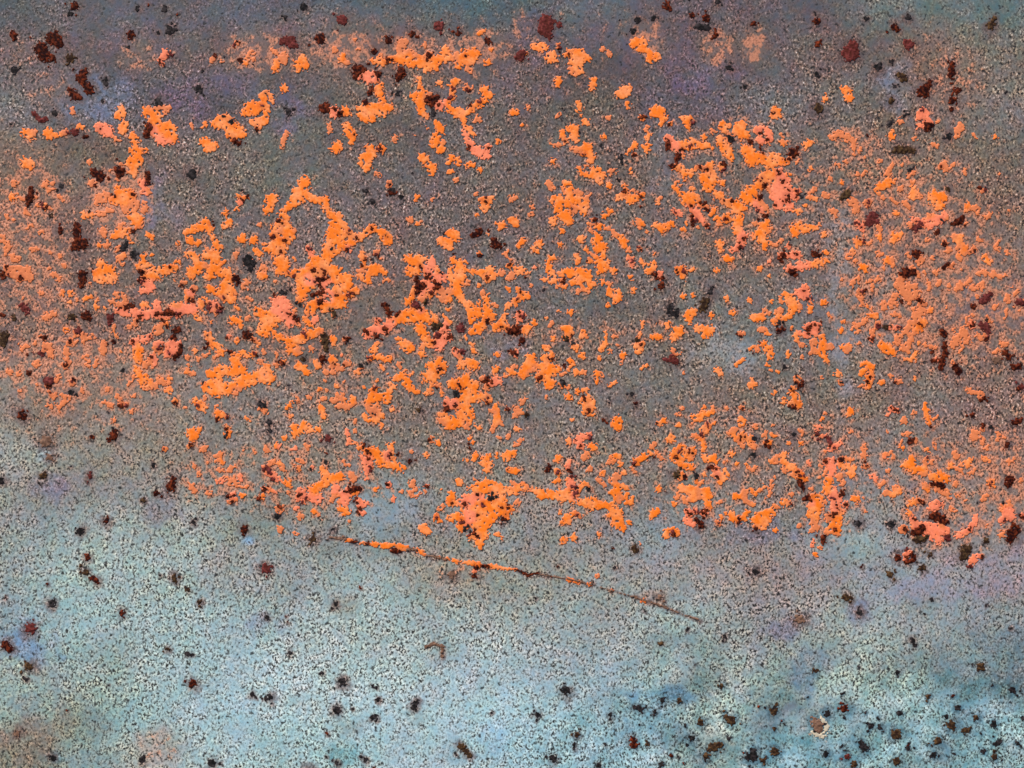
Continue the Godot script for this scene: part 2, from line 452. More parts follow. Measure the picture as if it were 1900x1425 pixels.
func cut_out(panel: Node3D, f: PackedFloat32Array, other: PackedFloat32Array, kind: PackedByteArray, rust: bool):
	var na := noise_bytes(71 if rust else 61, 0.16, 3, GW, GH)
	var nb := noise_bytes(72 if rust else 62, 0.035, 3, GW, GH)
	var nc := noise_bytes(73 if rust else 63, 0.34, 1, GW, GH)
	var pink := PackedByteArray()
	var peach := PackedByteArray()
	if not rust:
		pink = blurred(kind, 1); peach = blurred(kind, 2)
	# active cells, gathered into pieces that hang together
	var mark := PackedByteArray(); mark.resize(GW * GH)
	for y in GH - 1:
		for x in GW - 1:
			var i := y * GW + x
			if f[i] > 0.0 or f[i + 1] > 0.0 or f[i + GW] > 0.0 or f[i + GW + 1] > 0.0: mark[i] = 1
	var pieces: Array = []
	for i in GW * GH:
		if mark[i] != 1: continue
		var cells := PackedInt32Array([i])
		mark[i] = 2
		var head := 0
		while head < cells.size():
			var e := cells[head]
			head += 1
			# neighbours across an edge that has a corner inside
			if (f[e] > 0.0 or f[e + 1] > 0.0) and e >= GW and mark[e - GW] == 1: mark[e - GW] = 2; cells.append(e - GW)
			if (f[e + GW] > 0.0 or f[e + GW + 1] > 0.0) and mark[e + GW] == 1: mark[e + GW] = 2; cells.append(e + GW)
			if (f[e] > 0.0 or f[e + GW] > 0.0) and e > 0 and mark[e - 1] == 1: mark[e - 1] = 2; cells.append(e - 1)
			if (f[e + 1] > 0.0 or f[e + GW + 1] > 0.0) and mark[e + 1] == 1: mark[e + 1] = 2; cells.append(e + 1)
		if cells.size() >= 3: pieces.append(cells)
	pieces.sort_custom(func(u, t): return u.size() > t.size() or (u.size() == t.size() and u[0] < t[0]))
	var mat := StandardMaterial3D.new()
	mat.vertex_color_use_as_albedo = true
	mat.roughness = 0.85 if rust else 0.6
	mat.metallic_specular = 0.25 if rust else 0.35
	mat.heightmap_enabled = true
	mat.heightmap_texture = grain
	mat.heightmap_scale = 0.03 if rust else 0.006
	var vid := PackedInt32Array(); vid.resize(GW * GH)
	var hid := PackedInt32Array(); hid.resize(GW * GH)
	var wid := PackedInt32Array(); wid.resize(GW * GH)
	vid.fill(-1); hid.fill(-1); wid.fill(-1)
	var vs := PackedVector3Array()
	var uv := PackedVector2Array()
	var cols := PackedColorArray()
	var ix := PackedInt32Array()
	var paint_tones := [tone(255, 124, 24), tone(255, 138, 104), tone(226, 128, 78), tone(204, 190, 164)]
	var bright := tone(255, 160, 82)
	var worn := tone(232, 128, 76)
	var scorched := tone(140, 52, 34)
	var rust_tones := [tone(34, 9, 5), tone(24, 20, 20), tone(46, 32, 22), tone(84, 34, 32), tone(112, 82, 66)]
	var rust_lights := [tone(138, 58, 30), tone(70, 62, 62), tone(110, 80, 50), tone(138, 66, 60), tone(150, 116, 96)]
	var low := PackedInt32Array()
	for number in pieces.size():
		var cells: PackedInt32Array = pieces[number]
		var alone := number < 299
		var votes := PackedInt32Array([0, 0, 0, 0, 0, 0, 0, 0, 0])
		for e in cells:
			votes[kind[e]] += 1
			var poly := PackedInt32Array()
			var ring := [e, e + 1, e + GW + 1, e + GW]
			var walls := PackedInt32Array()
			for j in 4:
				var a: int = ring[j]
				var t: int = ring[(j + 1) % 4]
				if f[a] > 0.0:
					var at_corner := vid[a]
					if at_corner < 0:
						at_corner = vs.size(); vid[a] = at_corner
						var gx := a % GW
						var gy := a / GW
						var x := gx * CELL - MARGIN.x
						var y := gy * CELL - MARGIN.y
						var z := height_of(x, y)
						var d := f[a]
						var rough := (na[a] - 128) / 128.0
						var slow := (nb[a] - 128) / 128.0
						var speck := (nc[a] - 128) / 128.0
						var col: Color
						if rust:
							if other[a] > -1.0: z += 0.0003
							var kd := kind[a] - 4
							var lift := 0.25 if kd == 1 else 1.0
							z += 0.00016 + lift * (0.0003 * smoothstep(0.0, 5.0, d) + 0.0003 * rough + 0.00015 * speck)
							var t2 := clampf(0.14 + rough * 0.85 + slow * 0.3 + speck * 0.35, 0.0, 1.0)
							if d < 2.0: t2 = minf(1.0, t2 + 0.15)
							col = rust_tones[kd].lerp(rust_lights[kd], t2)
						else:
							z += 0.00020 + 0.00013 * smoothstep(0.0, 3.0, d) + 0.00003 * rough
							col = paint_tones[0].lerp(bright, clampf(0.22 + slow * 1.1 + rough * 0.45, 0.0, 1.0))
							col = col.lerp(paint_tones[1], clampf(pink[a] / 255.0 * 1.15 + slow * 0.55 + 0.02, 0.0, 1.0) * 0.85)
							col = col.lerp(paint_tones[2], peach[a] / 255.0)
							if d < 4.0: col = col.lerp(worn, clampf(0.6 + rough * 0.6, 0.0, 1.0) * (1.0 - d / 4.0))
							if other[a] > -7.0: col = col.lerp(scorched, 0.4 * clampf((other[a] + 7.0) / 7.0 + rough * 0.4, 0.0, 1.0))
							if kind[a] == 3: col = paint_tones[3]
							var shade := 1.0 + 0.10 * speck + 0.10 * rough
							col = Color(col.r * shade, col.g * shade, col.b * shade)
						vs.append(place(x, y, z)); uv.append(uv_of(x, y)); cols.append(col)
						low.append(-1)
					poly.append(at_corner)
				if (f[a] > 0.0) != (f[t] > 0.0):
					var first := mini(a, t)
					var level := j % 2 == 0
					var cross := hid[first] if level else wid[first]
					if cross < 0:
						cross = vs.size()
						if level: hid[first] = cross
						else: wid[first] = cross
						var second := maxi(a, t)
						var share := f[first] / (f[first] - f[second])
						var x := (first % GW + (share if level else 0.0)) * CELL - MARGIN.x
						var y := (first / GW + (0.0 if level else share)) * CELL - MARGIN.y
						var z := height_of(x, y)
						var inner := first if f[first] > 0.0 else second
						var col: Color
						if rust:
							var kd := kind[inner] - 4
							if other[inner] > -1.0: z += 0.0003
							col = rust_tones[kd].lerp(rust_lights[kd], clampf(0.3 + (na[inner] - 128) / 160.0, 0.0, 1.0))
						else:
							col = worn.lerp(paint_tones[1], pink[inner] / 400.0)
							if kind[inner] == 3: col = paint_tones[3]
						vs.append(place(x, y, z + 0.00018)); uv.append(uv_of(x, y)); cols.append(col)
						low.append(vs.size())
						vs.append(place(x, y, z - 0.0002)); uv.append(uv_of(x, y)); cols.append(col)
						low.append(-1)
					walls.append(poly.size())
					poly.append(cross)
			for j in range(1, poly.size() - 1):
				ix.append(poly[0]); ix.append(poly[j]); ix.append(poly[j + 1])
			for j in walls:
				var a := poly[j]
				var t := poly[(j + 1) % poly.size()]
				if low[a] >= 0 and low[t] >= 0:
					ix.append_array([t, a, low[a], t, low[a], low[t]])
		if alone or number == pieces.size() - 1:
			if vs.size() and ix.size():
				var most := 0
				for j in 9:
					if votes[j] > votes[most]: most = j
				var called := "paint_flake"
				if rust: called = "pit" if most == 5 else "rust_spot"
				if not alone: called = "rust_speck" if rust else "paint_speck"
				var mi := commit(panel, called, vs, uv, cols, ix, mat)
				if not alone: mi.set_meta("kind", "stuff")
				elif most == 1: mi.set_meta("label", "salmon pink paint flake")
				elif most == 2: mi.set_meta("label", "thin peach paint flake")
				elif most == 3: mi.set_meta("label", "white crescent of bare primer")
				elif most == 6: mi.set_meta("label", "olive brown rust spot")
				elif most == 7: mi.set_meta("label", "maroon rust spot")
			# start afresh
			vs = PackedVector3Array(); uv = PackedVector2Array(); cols = PackedColorArray(); ix = PackedInt32Array(); low = PackedInt32Array()
		for e in cells:
			for a in [e, e + 1, e + GW, e + GW + 1]:
				vid[a] = -1; hid[a] = -1; wid[a] = -1

# ---------------------------------------------------------------- what the panel carries
# every call is one patch: x, y, radius of the points along its spine, measured from a corner set by at()
func paint_patches():
	at(0, 0)
	o([855,800,28, 850,775,20]); o([1035,785,28, 1095,830,35, 1070,880,30, 1120,920,40, 1180,940,45, 1230,985,20]); o([1190,905,40]); k([1090,900,30, 1140,990,30, 1200,985,22])
	k([700,900,25, 745,915,30, 770,945,20]); o([885,880,15, 870,910,25]); o([935,950,15, 950,990,25]); o([180,940,25, 215,960,28]); o([940,1060,18, 990,1070,15])
	o([910,1145,25, 960,1130,40, 945,1190,25, 945,1240,12]); o([190,1150,32, 215,1165,20]); o([1530,870,35, 1590,850,40, 1620,900,40, 1690,940,38]); o([1620,900,35, 1650,985,25])
	o([1440,1000,28, 1490,1030,28, 1520,1025,15]); o([1460,1050,12]); o([1860,670,15, 1890,665,15]); o([1720,790,14, 1770,760,35, 1800,770,40, 1850,740,20])
	o([1790,860,15, 1830,880,25, 1870,850,20]); k([1170,370,22, 1135,425,18, 1150,450,10]); o([1730,440,20]); k([1010,1290,30, 1030,1350,28]); o([830,1330,20, 860,1380,55, 920,1370,30, 800,1400,20])
	p([650,1290,25]); o([90,1390,25]); o([1690,1400,25, 1740,1390,10]); p([630,1145,14]); o([1040,1060,10])
	at(475, 0)
	o([135,480,25, 140,440,15]); o([310,460,40, 330,410,20, 350,470,20]); o([605,420,18, 615,390,12]); o([830,430,20, 890,440,28, 930,430,10])
	o([960,420,25, 1040,420,32, 1120,440,35, 1180,440,35, 1240,450,45, 1280,430,20]); o([1200,480,20, 1190,510,10]); o([1330,350,22, 1350,400,22, 1290,420,15])
	o([1470,400,42, 1540,380,32, 1500,430,25]); o([1430,465,22]); o([1635,440,16]); o([1660,355,12]); k([740,540,20, 800,545,35, 845,565,20]); o([870,620,28, 880,660,25, 890,700,12])
	o([1150,560,14, 1155,610,10]); o([1295,590,18]); o([1410,570,20, 1385,610,22, 1380,680,15]); o([1480,620,12]); o([1110,670,20, 1160,700,25, 1160,760,15, 1165,790,12]); o([1160,680,20, 1200,655,15])
	k([1250,720,20, 1300,750,25, 1330,730,20]); o([1350,730,20, 1360,770,20, 1400,780,15, 1440,800,30, 1470,840,15, 1460,870,10]); o([1480,800,15, 1540,750,22, 1600,720,25, 1640,680,30, 1610,630,25])
	o([1270,860,12, 1300,900,25]); o([1260,980,25, 1250,1030,14]); k([1470,920,12, 1490,980,14, 1520,1040,18, 1580,1080,28, 1620,1090,25, 1640,1040,15]); k([550,780,25, 545,820,12])
	o([630,780,20, 650,800,15]); o([730,770,20, 780,755,22, 830,770,30, 890,780,30, 950,755,15]); o([730,810,15, 780,840,15, 820,850,15, 810,800,20])
	o([630,890,18, 660,930,25, 690,980,15, 670,1020,10]); o([570,1040,30]); o([590,1010,15]); p([515,880,12, 525,930,10]); p([205,960,18, 220,940,12, 180,1030,14]); o([195,630,25])
	o([50,680,16, 100,690,16, 120,710,10]); o([0,740,20, 60,740,20, 80,780,15, 60,830,18, 20,860,15, 10,900,15]); p([980,980,18]); o([890,1050,25]); o([800,1050,20, 820,1090,20, 770,1130,38, 780,1190,16]); o([740,1150,15])
	o([1180,1120,36]); o([1240,1180,30, 1245,1220,14]); o([1360,1150,14, 1380,1110,14, 1420,1130,18, 1430,1160,10]); o([1500,1165,22, 1530,1170,12]); o([1580,1200,14]); o([1375,1210,14]); p([855,1230,14]); p([940,1300,12]); p([1410,1270,12])
	o([345,1290,42, 310,1330,15]); o([280,1340,15, 290,1390,40, 260,1420,30]); o([115,1400,36]); o([340,1350,12, 380,1380,12, 420,1410,15, 480,1415,20]); o([1600,1410,20, 1650,1395,20]); p([1550,1370,12])
	at(950, 0)
	o([150,330,20, 200,335,25, 240,335,15]); o([285,400,35]); o([325,330,14]); o([400,380,25, 440,390,30, 480,370,18, 500,400,20]); o([420,440,25, 470,450,30, 430,500,22, 490,510,15]); o([530,420,20])
	o([330,560,22, 325,600,14]); o([575,570,20, 565,620,18]); o([800,640,35, 765,670,18]); o([830,630,12]); o([815,730,14, 820,760,8]); o([860,310,22, 930,300,25]); o([900,350,15, 960,365,15]); o([970,420,16, 970,390,12]); o([1020,400,16])
	o([480,770,20, 465,720,12]); p([115,755,14]); o([520,860,20]); o([440,910,30, 440,960,30, 450,990,15]); o([355,945,18, 375,1000,14]); o([1020,790,35, 1060,770,15, 1070,830,22, 1050,870,14]); o([920,830,18]); o([1200,830,14, 1235,850,32, 1245,900,15])
	o([1120,870,12]); o([650,970,16]); o([950,970,16, 970,950,12]); o([865,1025,18]); o([945,1040,28]); p([860,1090,14]); o([545,1050,26, 560,1100,24, 550,1135,20]); o([500,1090,12])
	o([590,1220,40, 620,1260,30, 560,1240,20, 500,1230,12, 480,1200,12]); o([650,1240,20]); o([680,1305,18]); o([395,1300,25, 400,1370,20]); k([1100,970,18, 1140,1020,28, 1190,1030,30]); o([1190,1030,28, 1270,1010,28, 1350,1030,20, 1385,1025,12]); o([1350,970,15])
	o([1485,890,22, 1480,860,10, 1500,910,15]); o([1610,900,38, 1620,860,15, 1640,950,22, 1580,920,15]); o([1460,980,20, 1490,1030,28, 1530,1090,18, 1550,1115,15]); k([1735,920,14, 1780,910,14, 1820,950,14, 1815,990,14, 1770,1000,14, 1740,980,12]); o([1855,800,32])
	o([1640,1060,20, 1690,1050,18, 1680,1110,40, 1750,1110,25, 1690,1150,25]); o([1160,1180,20, 1200,1190,18, 1215,1240,25]); p([1320,1180,12, 1370,1190,10]); o([1480,1180,20]); o([1360,1260,35, 1420,1270,25, 1380,1310,30, 1390,1340,15]); o([1490,1290,14]); o([1270,1330,16])
	o([1850,1150,25, 1800,1220,25, 1740,1280,25]); k([1880,1250,35, 1870,1330,40, 1880,1400,40]); o([795,1310,15, 800,1360,20, 750,1390,18]); o([820,1390,20, 860,1400,20, 910,1385,20]); o([1150,1320,15, 1180,1360,14, 1220,1390,25, 1250,1380,25])
	o([1670,1340,25, 1700,1390,25, 1640,1390,25]); o([1450,1380,22]); o([330,1410,22, 530,1410,8])
	at(1400, 0)
	o([500,690,18]); o([640,640,26, 665,690,22]); p([550,970,20, 600,940,22, 660,970,22, 700,1010,22, 700,1040,14]); o([965,960,25, 980,930,12]); p([1025,850,20]); o([370,1020,28, 395,1010,15]); o([200,1010,14]); k([1160,830,16, 1190,790,16, 1250,860,14, 1160,890,14])
	p([1290,860,10]); o([1695,970,12]); o([400,1190,12]); o([130,1110,30, 180,1120,20, 230,1140,15, 100,1160,30, 60,1110,20]); o([60,1260,40, 30,1300,25, 120,1200,30]); k([170,1230,35, 220,1270,30, 160,1300,35, 240,1340,35, 200,1380,35]); k([310,1350,15])
	p([640,1140,14]); p([730,1225,14]); p([980,1150,8, 945,1220,14]); o([870,1330,18, 930,1300,22, 950,1270,14]); o([1120,1330,20, 1110,1380,22]); o([1280,1380,32, 1330,1395,22]); p([1030,1330,14]); o([620,1290,10]); o([430,1400,16])
	at(0, 350)
	o([90,60,18]); o([870,60,40, 830,90,20, 920,30,25]); p([700,80,30]); o([600,190,25, 650,185,10]); o([310,125,18]); o([930,200,28, 970,220,28, 985,255,12]); o([790,340,14, 830,325,22, 890,305,28]); p([50,195,14])
	o([1310,310,15, 1370,280,22, 1430,270,28, 1480,290,25]); o([1450,235,20]); o([1500,340,18, 1520,390,20, 1540,430,18]); o([1340,370,12]); o([1405,380,14]); k([1690,90,22]); o([1670,150,14]); o([1590,165,16]); o([1620,245,18, 1580,270,10]); p([1830,260,14]); o([1785,370,24, 1800,340,10])
	o([710,520,16, 740,560,35, 790,600,35, 700,580,35, 690,640,20, 800,640,22]); p([850,490,16, 870,530,12]); o([1015,470,14, 1010,520,16, 1050,555,22, 980,560,16]); o([1010,625,16, 1080,610,25, 1150,580,30, 1210,560,28, 1240,550,12])
	k([1000,650,20, 1050,680,30, 1080,700,20, 1010,720,20]); o([1255,510,16]); o([1310,460,14, 1370,470,14, 1390,520,14, 1400,570,16, 1340,580,20, 1345,615,14]); o([1460,470,14, 1510,470,35, 1530,520,28, 1500,580,25, 1470,620,15])
	o([1560,600,15, 1600,590,30, 1640,630,22, 1600,680,30, 1610,740,40, 1590,770,30, 1640,780,20]); o([1480,710,22, 1550,740,15]); p([185,590,30, 150,630,18, 100,610,14, 210,620,20]); p([375,600,16, 410,630,14]); p([450,540,10]); o([680,835,16]); o([740,845,10])
	k([880,840,14, 830,860,12, 910,880,12]); k([960,880,16, 1000,900,20, 1060,880,18]); k([1110,820,25, 1100,870,20, 1150,900,18, 1230,860,30, 1300,840,35, 1360,850,30]); k([1340,740,20, 1350,720,16]); o([1440,790,30, 1420,820,15]); k([1500,810,22, 1540,830,14, 1490,860,10]); k([1250,880,25])
	o([1640,930,25, 1690,930,18, 1700,970,14]); o([1460,1030,20, 1500,1090,25, 1530,1120,22, 1570,1150,20]); k([1610,1040,14]); o([1660,1180,20, 1720,1160,18, 1760,1180,15, 1800,1165,10]); o([1650,1190,25, 1690,1270,35, 1640,1290,25, 1550,1270,25, 1530,1310,30, 1470,1300,18])
	o([1690,1330,30, 1770,1340,30, 1850,1290,22, 1890,1260,20, 1890,1330,15]); o([1500,1400,45, 1450,1410,25, 1640,1400,18, 1780,1350,30]); k([970,1070,20, 930,1080,12, 1050,1050,15]); k([1115,1110,20]); k([1220,1090,25, 1200,1150,30, 1260,1090,15, 1180,1170,15]); o([1370,1140,16])
	o([955,1130,12, 970,1200,18, 985,1225,12]); k([1080,1200,20, 1085,1240,10]); o([960,1270,14, 990,1330,22, 1010,1360,18]); o([1320,1290,16]); o([1060,1385,16]); o([1195,1340,12]); p([330,900,25, 380,890,18]); p([590,1040,18]); p([130,1305,14]); p([510,1370,20]); p([60,400,25]); p([20,340,14]); o([710,400,14]); o([1830,610,14, 1860,620,12])
	at(475, 350)
	o([185,185,20, 210,255,28, 225,340,26, 170,420,35]); o([505,160,13, 560,205,16]); o([250,600,16, 380,590,22]); o([110,90,35, 80,160,22]); o([320,20,25, 300,60,30, 250,110,22, 190,160,18]); o([350,40,12, 420,80,14]); o([490,90,25, 500,150,20]); o([215,210,18, 200,250,25, 240,290,22, 250,340,20, 220,375,18]); o([130,280,20, 110,340,18, 160,370,22])
	o([130,400,30, 60,410,18, 160,440,30, 150,490,30, 190,530,40, 200,570,28]); o([20,460,25, 0,440,20]); o([160,580,25]); o([590,200,20, 570,250,35, 620,270,30]); o([550,320,45, 540,400,55, 510,460,35, 490,540,28]); o([580,300,40, 580,430,25])
	o([650,310,25, 700,350,22, 670,390,14]); o([740,340,22, 810,280,22, 880,300,25, 920,340,25, 930,380,18]); o([200,600,14, 300,600,14, 400,605,16, 450,600,15]); o([410,500,22, 430,540,30, 380,560,20]); o([480,560,28, 540,570,28, 580,565,18, 550,610,20])
	o([745,460,14, 760,510,18, 760,545,14]); o([830,560,25, 850,590,20, 870,555,12, 910,595,14]); p([850,450,18]); o([750,610,20, 800,600,10]); o([790,650,16]); o([310,640,20, 350,680,30, 320,740,22, 390,690,22]); k([360,640,25, 420,660,15, 470,680,18, 500,650,14])
	o([560,640,18, 650,630,25, 640,690,25]); o([590,720,40, 590,780,40, 620,820,25, 550,820,25]); k([500,750,25, 540,750,25]); o([710,720,16, 660,750,14]); o([380,830,30, 430,800,25, 480,830,35, 530,830,30, 560,800,30]); o([400,870,18]); o([350,920,18, 370,945,20])
	k([140,790,30, 190,800,35, 220,830,25, 150,850,40]); o([90,920,55, 60,1000,40, 130,920,40]); o([10,870,28]); k([200,900,35, 250,880,18, 240,950,30, 280,940,18]); o([130,1025,15, 180,1060,18, 240,1070,22, 300,1060,28, 370,1030,25, 440,1010,16]); o([240,1110,22, 270,1110,15, 230,1145,12])
	o([545,1060,18, 550,1090,14]); o([545,1220,18, 530,1180,8]); p([630,1070,14]); o([300,1250,14, 340,1270,14, 360,1305,12]); o([1080,500,25, 1110,520,25, 1170,510,30]); o([1090,580,30, 1140,580,30]); k([1250,500,15, 1230,550,25, 1230,600,25, 1180,560,20]); k([1270,610,20, 1320,630,15, 1220,660,18, 1250,700,14])
	o([1400,520,25, 1440,540,40, 1400,590,30, 1450,620,30, 1390,640,20]); o([1410,680,25, 1430,730,18, 1460,790,18, 1500,830,25, 1530,880,32, 1520,930,10]); o([1390,500,15]); o([1520,580,12, 1590,600,14, 1650,560,18]); o([1630,640,16, 1600,620,10]); o([1790,540,18]); o([1850,575,18, 1890,580,15]); p([1730,590,12]); o([1575,680,12])
	o([1620,760,18, 1630,830,18, 1640,900,18, 1610,890,14]); o([1670,890,18, 1630,930,16]); o([1570,800,12]); o([1520,1010,14, 1560,1000,22, 1590,970,18]); o([1700,980,20, 1740,960,18, 1770,990,8]); o([1770,830,14, 1820,800,14, 1860,760,14, 1850,710,12]); o([1775,710,14]); k([1870,890,22]); o([1480,1050,14]); o([1760,880,10, 1750,920,10])
	o([1230,740,14]); o([1120,700,16, 1100,760,16, 1070,800,16]); k([780,1040,22, 850,990,22, 920,990,22, 970,930,25]); o([970,930,25, 1050,900,30, 1100,890,35]); o([1000,930,25, 1150,900,30, 1230,910,30, 1270,930,18]); o([1150,970,25, 1170,1010,25, 1200,1050,18, 1210,1090,10]); k([860,930,14])
	k([1340,960,20, 1340,1000,22, 1300,1050,30, 1290,1100,25, 1370,1050,14]); o([1170,1165,16]); o([1010,1060,14, 1040,1100,22, 1080,1130,22]); o([1060,1080,12]); o([850,1100,14, 830,1150,22, 810,1190,18, 870,1190,16, 940,1205,16]); k([1400,1130,12, 1420,1170,12]); k([1820,1160,18]); o([1700,1170,14])
	o([1220,1240,20, 1260,1260,18, 1220,1310,25, 1280,1320,22, 1320,1250,15, 1310,1290,12]); o([1180,1310,12]); o([1450,1240,18]); o([1510,1230,28, 1540,1240,22]); o([1690,1270,16]); o([1790,1290,25]); k([1700,1350,25, 1660,1375,10]); o([1880,1310,14]); o([1480,1340,22, 1470,1390,40, 1530,1390,25]); o([1370,1370,18])
	o([980,1340,14, 1050,1300,14]); o([1060,1350,18, 1090,1400,20]); o([950,1380,14]); o([840,1400,14]); o([20,1320,22, 60,1360,16, 110,1340,18]); o([100,1290,12]); o([185,1220,14]); o([1620,100,14, 1600,120,22, 1620,150,14, 1650,80,14]); o([1350,380,18, 1370,420,16, 1300,370,14]); o([1390,310,20, 1410,340,18, 1360,310,12])
	o([1135,245,12]); o([1890,370,14, 1865,400,10]); o([1575,460,12]); o([1355,850,10])
	at(950, 350)
	o([405,45,18, 390,10,12]); o([320,90,25, 325,150,25]); o([395,190,30, 400,230,22, 350,190,18]); o([290,230,25, 310,205,10]); o([355,300,14]); o([490,140,10, 510,180,12, 520,90,14]); o([655,195,20]); o([450,90,12]); o([810,60,18, 840,90,18, 900,60,18]); o([800,20,12]); o([760,50,14])
	o([600,270,22, 640,270,12]); o([600,330,18, 610,390,22, 640,410,22, 600,430,16]); o([1010,260,18, 1060,290,20, 1130,255,18]); o([1210,290,14]); o([795,375,20, 800,410,12, 770,350,12]); o([80,370,20, 60,400,12]); o([195,390,20]); o([340,390,14]); k([1180,180,20, 1150,160,14])
	o([1210,40,16, 1230,70,35, 1260,90,30, 1270,130,25]); k([1270,130,25, 1310,180,20, 1340,220,16, 1370,265,14]); k([1290,220,12]); o([1270,50,20]); o([1330,100,18]); o([1420,150,22, 1400,180,10]); o([1460,50,25, 1440,40,12]); o([1530,95,25, 1490,85,10]); o([1600,140,40, 1580,110,20]); o([1660,60,45, 1700,80,25, 1680,20,35])
	k([1730,90,14, 1740,140,22, 1770,160,12]); o([1515,215,22]); o([1600,220,25, 1590,270,25, 1600,320,20, 1580,290,18]); k([1610,350,20, 1640,325,10]); k([1560,430,14, 1610,400,16]); o([1465,390,20, 1475,430,14, 1440,370,10]); o([1800,240,20, 1770,290,25, 1730,330,22, 1770,360,20, 1785,430,10]); k([1880,20,30, 1870,120,18])
	o([285,490,20]); o([255,510,12, 265,570,22, 290,620,22, 275,650,20, 310,650,14]); o([460,480,18, 460,510,16]); o([520,430,12]); o([545,505,16]); o([630,510,25, 630,560,35, 680,520,14]); o([720,580,18]); o([370,590,20, 430,590,25, 490,600,30, 530,610,30, 560,660,30, 560,690,18]); o([640,660,14]); o([370,690,14]); o([465,715,12])
	o([60,580,22, 30,560,10, 100,590,14]); k([155,550,10]); k([820,490,14, 850,500,14, 840,560,10]); o([840,620,12]); o([690,740,18, 685,700,14]); o([745,780,16, 750,730,14, 730,800,12]); o([675,825,12]); o([860,715,14]); o([960,580,22, 1000,530,20, 1000,560,22]); k([1040,600,18, 1055,630,12])
	o([1190,580,30, 1200,620,18, 1220,575,16, 1160,570,14]); o([1270,575,12]); o([1540,500,16, 1510,490,12]); o([1450,580,14]); o([1745,565,14]); o([1810,620,10]); o([1210,760,16]); o([1280,755,10]); o([1515,775,14]); o([1675,785,12]); o([20,810,20, 50,770,18, 110,760,16, 60,730,12]); k([50,900,28]); o([155,940,18])
	o([110,980,18, 90,1005,10]); o([415,875,18]); o([1275,870,18, 1240,900,18, 1250,940,14]); o([1410,895,16]); o([1560,870,20]); o([400,990,20, 410,1020,20, 380,1050,14]); o([500,1030,22, 480,1045,10]); o([290,1055,12]); o([665,1020,10]); o([990,1040,10, 1040,1050,18]); o([1170,1005,35, 1140,1060,18])
	o([1310,990,20, 1370,1010,30, 1410,990,15, 1350,1045,12]); o([1700,910,20, 1750,910,18]); o([890,1120,20, 920,1090,12]); o([455,1120,22, 430,1110,12]); o([240,1120,14]); o([500,1180,20]); o([785,1175,22]); k([20,1160,20]); o([130,1200,30, 110,1260,25, 80,1320,16]); o([240,1200,25, 270,1190,18])
	o([230,1260,35, 290,1270,28, 330,1270,20, 210,1320,25]); o([270,1380,28]); o([415,1220,20]); o([15,1300,18]); o([600,1310,22]); o([600,1360,14]); o([1800,1130,22, 1820,1170,22, 1810,1200,12]); o([1690,1380,22]); o([1880,910,12])
	at(1400, 350)
	k([180,50,35, 220,90,25, 250,130,22, 180,120,18]); k([270,50,30, 300,70,14]); o([425,70,16]); o([270,270,22, 280,320,18, 320,250,18, 350,290,20, 430,280,20]); o([485,325,14]); p([690,90,18, 720,160,14]); p([800,100,14]); o([1000,170,16]); k([740,250,22, 760,280,15]); o([1140,40,25, 1110,60,12]); o([1270,70,40, 1300,120,25]); o([1330,50,15])
	o([1500,120,18]); k([1120,220,14, 1160,250,14, 1220,250,25, 1280,230,22, 1340,200,22]); o([870,320,16, 880,350,12]); o([990,330,22, 980,370,18, 1030,320,14]); o([730,370,18, 720,410,10, 770,370,10]); o([1425,355,22, 1450,345,14]); o([1475,440,22]); o([1620,480,18, 1650,520,14]); o([940,510,22, 960,520,14]); o([770,560,28]); o([690,435,10])
	k([240,400,12]); k([270,470,16, 300,470,14, 180,470,10]); k([230,560,20, 280,570,20, 330,550,22, 400,540,20]); o([400,540,20, 450,520,22, 500,515,18]); o([500,450,14]); k([100,520,10]); o([40,565,14]); k([330,730,30, 370,760,25, 350,700,20]); o([210,750,16, 260,800,28, 290,830,20, 260,870,12]); o([400,820,20, 390,870,10]); o([490,800,18])
	o([20,920,18, 60,910,12]); o([200,920,12, 240,900,10]); k([370,980,20, 420,960,18, 450,960,12, 410,1020,20, 370,1030,15, 310,1020,12]); o([610,1000,14]); o([480,1050,10, 490,1120,18, 480,1160,16, 510,1220,10]); o([590,1310,20]); o([630,1110,14]); o([240,1170,16]); o([1180,940,20, 1160,980,22]); o([1240,860,14]); o([860,900,14, 800,890,10])
	k([950,980,12, 1010,980,12]); k([830,1030,12, 830,1070,10]); o([890,1100,16, 950,1140,20, 980,1160,12]); o([1110,1200,18, 1140,1150,10]); o([840,1265,10]); o([805,1320,12, 805,1370,12]); o([895,1370,16]); o([1130,1340,12]); o([300,1350,18]); o([270,1410,16]); p([1050,740,25, 1100,760,25, 1150,750,18, 1130,690,18, 1030,700,15]); p([1280,590,18]); p([1370,690,14])
	p([1420,1060,25, 1400,1110,18, 1470,1000,20, 1500,1080,20]); k([1520,960,22]); k([1280,1210,12])
	at(0, 700)
	o([1000,10,28]); o([1060,50,16]); o([1190,90,20]); o([1240,165,14]); o([1530,60,40, 1540,110,35, 1470,80,25, 1600,100,25, 1640,70,14]); o([1380,165,20, 1440,210,25, 1400,220,14]); o([1550,270,28, 1600,270,10]); o([1340,390,18, 1400,370,18, 1360,430,16]); o([1340,480,12]); o([1610,400,20, 1600,350,14]); o([1165,505,14])
	o([1540,560,14, 1565,600,12]); p([1560,660,14]); p([1370,630,12]); o([1710,830,14]); o([1840,850,20]); p([930,240,14]); p([800,300,14]); p([1350,770,20])
	at(475, 700)
